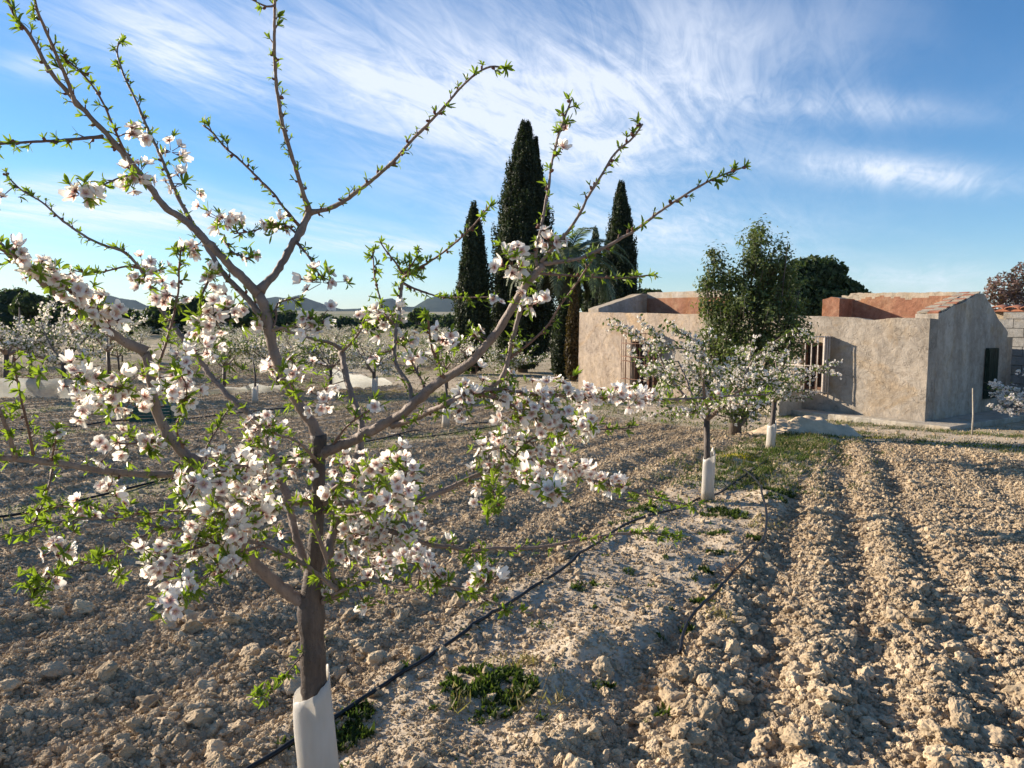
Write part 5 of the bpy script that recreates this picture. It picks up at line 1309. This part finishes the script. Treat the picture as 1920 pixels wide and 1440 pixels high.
# ------------------------------------------------------------------ things on the ground
# sand heap
sp_ = G(1548, 822); mb = MB(); N1, N2 = 60, 60; u, v = np.meshgrid(np.linspace(-1.15, 1.15, N1), np.linspace(-.8, .8, N2), indexing='ij')
hh = .36 * np.exp(-((u + .05) / .42) ** 2 - (v / .36) ** 2) + .17 * np.exp(-((u + .62) / .34) ** 2 - ((v - .05) / .3) ** 2) + .15 * np.exp(-((u - .50) / .24) ** 2 - ((v + .08) / .26) ** 2)
hh = np.minimum(hh, .30 + .03 * perlin(u * 6, v * 6)) * (1 + .35 * perlin(u * 4 + 2, v * 4)) + .02 * perlin(u * 14, v * 14) * sstep(.02, .1, hh)
px_, py_ = sp_.x + u, sp_.y + .55 + v; V = np.stack([px_, py_, ground_z(px_.ravel(), py_.ravel()).reshape(u.shape) - .045 + hh], -1).reshape(-1, 3)
i, j = np.meshgrid(np.arange(N1 - 1), np.arange(N2 - 1), indexing='ij'); q = np.stack([i * N2 + j, (i + 1) * N2 + j, (i + 1) * N2 + j + 1, i * N2 + j + 1], -1).reshape(-1, 4)
mb.add(V, (q.reshape(-1), np.full(len(q), 4))); M_sand = simple('builders_sand', (0.58, 0.45, 0.31), .95, 6, .2, 50, .6, .01)
tag(mb.obj('sand_pile', M_sand, None, True), 'small heap of pale sand in front of the house wall', 'sand heap')
# crate in the field
cp = G(288, 792); cp.z += .0
gc = crate('crate', (cp.x, cp.y, gz(cp.x, cp.y)), .25, (.66, .46, .27), M_greenplastic, 'dark green plastic crate lying in the ploughed field on the left')
# stump of dry weeds near the second hose
# hoses
M_hose = simple('black_polythene', (0.012, 0.012, 0.013), 0.38, 30, .3, 60, .1, .001)
def hose(pts, r_, label, wob=.01, lift=0.004):
    q = [G(*p) for p in pts]; arr = spline([tuple(p) for p in q], .06); n = len(arr)
    arr[:, 0] += wob * perlin(np.arange(n) * .11, np.arange(n) * 0. + r_ * 1000); arr[:, 2] = ground_z(arr[:, 0], arr[:, 1])
    k = np.ones(9) / 9; arr[4:-4, 2] = np.maximum(np.convolve(arr[:, 2], k, 'valid'), arr[4:-4, 2] - .006) ; arr[:, 2] += r_ * 1.1 + lift
    mb = MB(); mb.tube(arr, r_, 8); return tag(mb.obj('irrigation_hose', M_hose, None, True), label, 'hose', 'black drip hoses along the tree rows')
hose([(440, 1500), (525, 1438), (608, 1386), (690, 1330), (800, 1256), (900, 1188), (985, 1128), (1060, 1080), (1110, 1040), (1170, 1000), (1240, 972), (1295, 955), (1345, 935), (1400, 900), (1440, 868)], .0095, 'black hose passing the guard of the large foreground tree', .012, .010)
hose([(1275, 1240), (1282, 1205), (1300, 1170), (1340, 1130), (1375, 1092), (1410, 1055), (1432, 1020), (1436, 985), (1428, 950), (1420, 915), (1385, 893), (1350, 884)], .0095, 'short black hose ending beside the furrows right of the pale strip', .008, .024)
hose([(-60, 984), (60, 965), (180, 935), (300, 905), (420, 884), (560, 855), (700, 828), (860, 800), (1000, 782)], .011, 'black hose along the second weedy strip on the left', .03)
hose([(-40, 816), (80, 808), (220, 795), (340, 790), (470, 776), (600, 764)], .012, 'thin dark hose across the far ploughed field near the green crate', .03)
hose([(720, 816), (790, 822), (860, 812), (940, 798)], .009, 'short loop of hose at the small guard right of centre', .03)
# netting
m, n, l, b = mat('white_netting'); co = pos(n)
nf_ = noise(n, l, 2.6, 8, .72, co, 1.0, (1, 1, 2.2)); l.new(ramp(n, l, nf_, [(.32, (.17, .21, .16)), (.62, (.50, .53, .46))]), b.inputs['Base Color']); bump(n, l, b, nf_, 1.0, .15); b.inputs['Roughness'].default_value = .7
tr_ = n.new('ShaderNodeBsdfTranslucent'); tr_.inputs[0].default_value = (.8, .82, .78, 1); tp_ = n.new('ShaderNodeBsdfTransparent')
a_ = n.new('ShaderNodeMixShader'); a_.inputs[0].default_value = .5; c_ = n.new('ShaderNodeMixShader'); c_.inputs[0].default_value = .38
l.new(b.outputs[0], a_.inputs[1]); l.new(tr_.outputs[0], a_.inputs[2]); l.new(a_.outputs[0], c_.inputs[1]); l.new(tp_.outputs[0], c_.inputs[2]); l.new(c_.outputs[0], n['Material Output'].inputs['Surface']); M_net = m
def netting(pts, h, label, seed, spread=.5):
    q = spline([tuple(G(*p)) for p in pts], .12); n_ = len(q); nv = 12; V = []
    for j in range(nv + 1):
        t = j / nv
        for i in range(n_):
            s_ = i * .12; hh = h(i / (n_ - 1)) * (1 + .10 * float(perlin(np.array([s_ * .9 + seed]), np.array([0.3]))[0]))
            fold = (.10 * math.sin(s_ * 4.1 + seed + 2 * math.sin(s_)) + .05 * math.sin(s_ * 13 + 6 * t + 3 * math.sin(s_ * 2))) * (1 - .4 * t)
            V.append((q[i, 0], q[i, 1] - spread * (1 - t) ** 2.2 * .9 + fold, gz(q[i, 0], q[i, 1]) - .01 + hh * t ** .8 + .03 * math.sin(s_ * 9 + 5 * t) + .04 * math.sin(s_ * 2.3 + seed) * t))
    Fs = [(j * n_ + i, j * n_ + i + 1, (j + 1) * n_ + i + 1, (j + 1) * n_ + i) for j in range(nv) for i in range(n_ - 1)]
    mb = MB(); mb.add(V, Fs); return tag(mb.obj('netting', M_net, None, True), label, 'netting', 'white netting at the edge of the field')
netting([(-60, 746), (20, 746), (110, 746), (205, 745)], lambda t: .46, 'wide sheet of white netting hung at the left margin of the field', 1, .22)
netting([(272, 741), (350, 739), (450, 738), (560, 735)], lambda t: .17, 'long low strip of white netting behind the green crate', 2, .2)
netting([(618, 731), (650, 729), (690, 726), (735, 722)], lambda t: .50 * (1 - t) ** .7 + .06, 'white netting tapering down to the ground in the middle of the field', 3, .2)

# ------------------------------------------------------------------ weeds and grass
def weeds(name, spots, label, m_, blade=(.02, .05), per=60, asp=.7, upf=.8, kind='grass', leafy=False):
    mb = MB(); P_, N_, S_ = [], [], []
    for x, y, rad_, cnt in spots:
        a = rng.uniform(0, 6.3, cnt); r_ = rad_ * np.sqrt(rng.uniform(0, 1, cnt)); X = x + r_ * np.cos(a); Y = y + r_ * np.sin(a) * .7
        keep = perlin(X * 9, Y * 9) > -.15; X, Y = X[keep], Y[keep]
        if not len(X): continue
        Zg = ground_z(X, Y); s_ = rng.uniform(*blade, len(X)); P_.append(np.stack([X, Y, Zg + s_ * .35], -1)); S_.append(s_)
    P_ = np.concatenate(P_); S_ = np.concatenate(S_); n_ = len(P_)
    d = rng.standard_normal((n_, 3)) * .5 + np.array([0, 0, upf]); d /= np.linalg.norm(d, axis=1)[:, None]; w = rng.standard_normal((n_, 3)); w = np.cross(d, w); w /= np.linalg.norm(w, axis=1)[:, None]
    b0 = P_ - d * S_[:, None] * .5; t = P_ + d * S_[:, None] * .6; ww = w * (S_ * (.07 if not leafy else .22))[:, None]; bend = rng.standard_normal((n_, 3)) * (S_ * .18)[:, None]; md = (b0 + t) / 2 + bend * .4
    V = np.stack([b0 - ww * .5, b0 + ww * .5, md + ww, t + bend, md - ww], 1).reshape(-1, 3); idx = np.arange(n_)[:, None] * 5
    L = np.concatenate([idx + np.array([[0, 1, 2, 4]]), idx + np.array([[4, 2, 3]])], 1).reshape(-1); Z = np.tile([4, 3], n_)
    mb.add(V, (L, Z), 0, np.repeat(rng.uniform(0, 1, n_), 5)); return tag(mb.obj(name, m_), label, kind, kind='stuff')
def sp(px, py, rad_, cnt): p = G(px, py); return (p.x, p.y, rad_, cnt)
near = [sp(905, 1302, .17, 900), sp(955, 1322, .12, 500), sp(868, 1318, .10, 260), sp(830, 1345, .06, 120), sp(655, 1378, .12, 700), sp(690, 1352, .08, 300), sp(628, 1405, .08, 300), sp(540, 1412, .05, 120), sp(760, 1275, .03, 40),
        sp(1350, 968, .16, 900), sp(1395, 975, .08, 200), sp(1205, 965, .16, 500), sp(1165, 990, .10, 200), sp(1095, 1118, .08, 160), sp(1315, 1135, .08, 240), sp(1290, 1190, .04, 60), sp(1120, 1150, .03, 40), sp(1325, 1085, .05, 100), sp(1420, 1020, .08, 200),
        sp(1455, 930, .18, 450), sp(1450, 950, .12, 260), sp(1340, 1050, .06, 80), sp(1240, 1345, .06, 90), sp(1200, 1325, .05, 60), sp(1215, 1355, .05, 60), sp(930, 1345, .10, 200), sp(1130, 1300, .05, 60), sp(1345, 1015, .08, 120)]
weeds('weeds', near, 'low green weeds growing in patches on the pale strip beside the tree row', M_weed, (.012, .040), leafy=True)
near2 = []
for _ in range(70):
    u = rng.uniform(1.0, 7.5); v = rng.uniform(-2.1, -1.0); near2.append((v * math.cos(RA) + u * math.sin(RA), -v * math.sin(RA) + u * math.cos(RA), rng.uniform(.02, .09), int(rng.uniform(6, 45))))
weeds('seedlings', near2, 'sparse tiny green seedlings scattered over the pale strip of earth', M_weed, (.010, .028), leafy=True)
st = MB(); ns = 2600; xs_, ys_, rs_ = sample_ground(ns, -40, 40, 2.2, 14); az = rng.uniform(0, 6.3, ns); ln = rng.uniform(.015, .07, ns); zs_ = ground_z(xs_, ys_) + .012
dv = np.stack([np.cos(az), np.sin(az), rng.uniform(-.2, .5, ns)], -1) * ln[:, None]; sv = np.stack([-np.sin(az), np.cos(az), 0 * az], -1) * .0013; c0 = np.stack([xs_, ys_, zs_], -1)
V = np.stack([c0 - sv, c0 + sv, c0 + dv * .6 + sv, c0 + dv, c0 + dv * .6 - sv], 1).reshape(-1, 3); ix = np.arange(ns)[:, None] * 5
st.add(V, (np.concatenate([ix + np.array([[0, 1, 2, 4]]), ix + np.array([[4, 2, 3]])], 1).reshape(-1), np.tile([4, 3], ns)), 0, np.repeat(rng.uniform(0, 1, ns), 5))
tag(st.obj('straw_litter', M_dry), 'bits of straw, roots and dry stems strewn over the tilled soil', 'straw', kind='stuff')
X = []
for _ in range(900):
    u = rng.uniform(7.0, 14); v = rng.normal(-1.6, .38); X.append((v * math.cos(RA) + u * math.sin(RA), -v * math.sin(RA) + u * math.cos(RA), .10, 26))
for _ in range(900):
    s_ = rng.uniform(-3, 9.5); q_ = rng.choice([rng.uniform(.45, 1.2), rng.uniform(2.2, 3.9)]); p = HP(s_, -q_); X.append((p[0], p[1], .16, 22))
for row in range(1, 7):
    for _ in range(420):
        u = rng.uniform(-8, 34); v = -1.62 - 4.75 * row + rng.normal(0, .22); x_, y_ = v * math.cos(RA) + u * math.sin(RA), -v * math.sin(RA) + u * math.cos(RA)
        if 3 < y_ < 40 and qhouse(x_, y_) > 3.6 or (y_ > 15 and x_ < -3 and y_ < 45): X.append((x_, y_, .22, 24))
weeds('grass', X, 'thin green and yellowish grass along the tree rows and by the house', M_weed, (.02, .065), leafy=False)
weeds('dry_grass', [(a + .1, b_ + .1, c_, 8) for a, b_, c_, d in X[::2]] + [sp(960, 1270, .15, 120), sp(1000, 1340, .12, 60), sp(850, 1340, .12, 80), sp(1350, 1180, .1, 60), sp(1440, 990, .2, 120)], 'dry straw coloured grass stalks scattered between the weeds', M_dry, (.02, .07))
yl = [sp(1375, 862, .20, 420), sp(1345, 866, .16, 260), sp(1405, 866, .14, 160), sp(1335, 850, .2, 120), sp(720, 737, .6, 700), sp(655, 740, .6, 300), sp(1640, 822, .3, 200), sp(1760, 832, .4, 300), sp(1880, 838, .4, 260)]
weeds('yellow_wildflowers', yl, 'small yellow wildflowers in the grass under the almond row and by the far netting', M_yellow, (.012, .028), leafy=True, kind='flowers')
# dead twigs lying on the strip and a knot of dry stalks by the hose
for k, (pts, lb) in enumerate((([(980, 1432), (1005, 1375), (1038, 1290)], 'thin dry stalk leaning up from the pale strip'), ([(990, 1438), (1040, 1380), (1088, 1325)], 'second thin dry stalk crossing the pale strip further right'))):
    q = [G(*p) for p in pts]; mb = MB(); mb.tube([(q[0].x, q[0].y, q[0].z + .01), (q[1].x, q[1].y, q[1].z + .045), (q[2].x, q[2].y, q[2].z + .05)], [.0022, .002, .0012], 5); tag(mb.obj('dry_stalk', M_dry, None, True), lb, 'stalk')
kp = G(1366, 1088); mb = MB()
for k in range(60):
    d = rng.standard_normal(3) * np.array([.035, .035, .02]); e = d + rng.standard_normal(3) * .02; mb.tube([(kp.x + d[0], kp.y + d[1], kp.z + .02 + abs(d[2])), (kp.x + e[0], kp.y + e[1], kp.z + .02 + abs(e[2]))], [.0022, .001], 4)
tag(mb.obj('dry_root_clump', simple('dry_roots', (.16, .10, .06), .9), None), 'brown clump of dried roots lying on the second hose', 'root clump')

# ------------------------------------------------------------------ air
mb = MB(); x0, x1, y0, y1, z0, z1 = -9500, 9500, -9500, 9500, -90, 260
mb.box(((x0 + x1) / 2, (y0 + y1) / 2, (z0 + z1) / 2), (x1 - x0, y1 - y0, z1 - z0))
m = bpy.data.materials.new('air'); m.use_nodes = True; n, l = m.node_tree.nodes, m.node_tree.links; n.clear()
pv = n.new('ShaderNodeVolumePrincipled'); pv.inputs['Color'].default_value = (0.62, 0.80, 1.0, 1); pv.inputs['Density'].default_value = 0.000055; pv.inputs['Anisotropy'].default_value = 0.0
ou = n.new('ShaderNodeOutputMaterial'); l.new(pv.outputs[0], ou.inputs['Volume'])
hz = mb.obj('haze', m); hz['kind'] = 'stuff'; tag(hz, 'thin bluish haze lying over the plain and the mountains', 'haze')
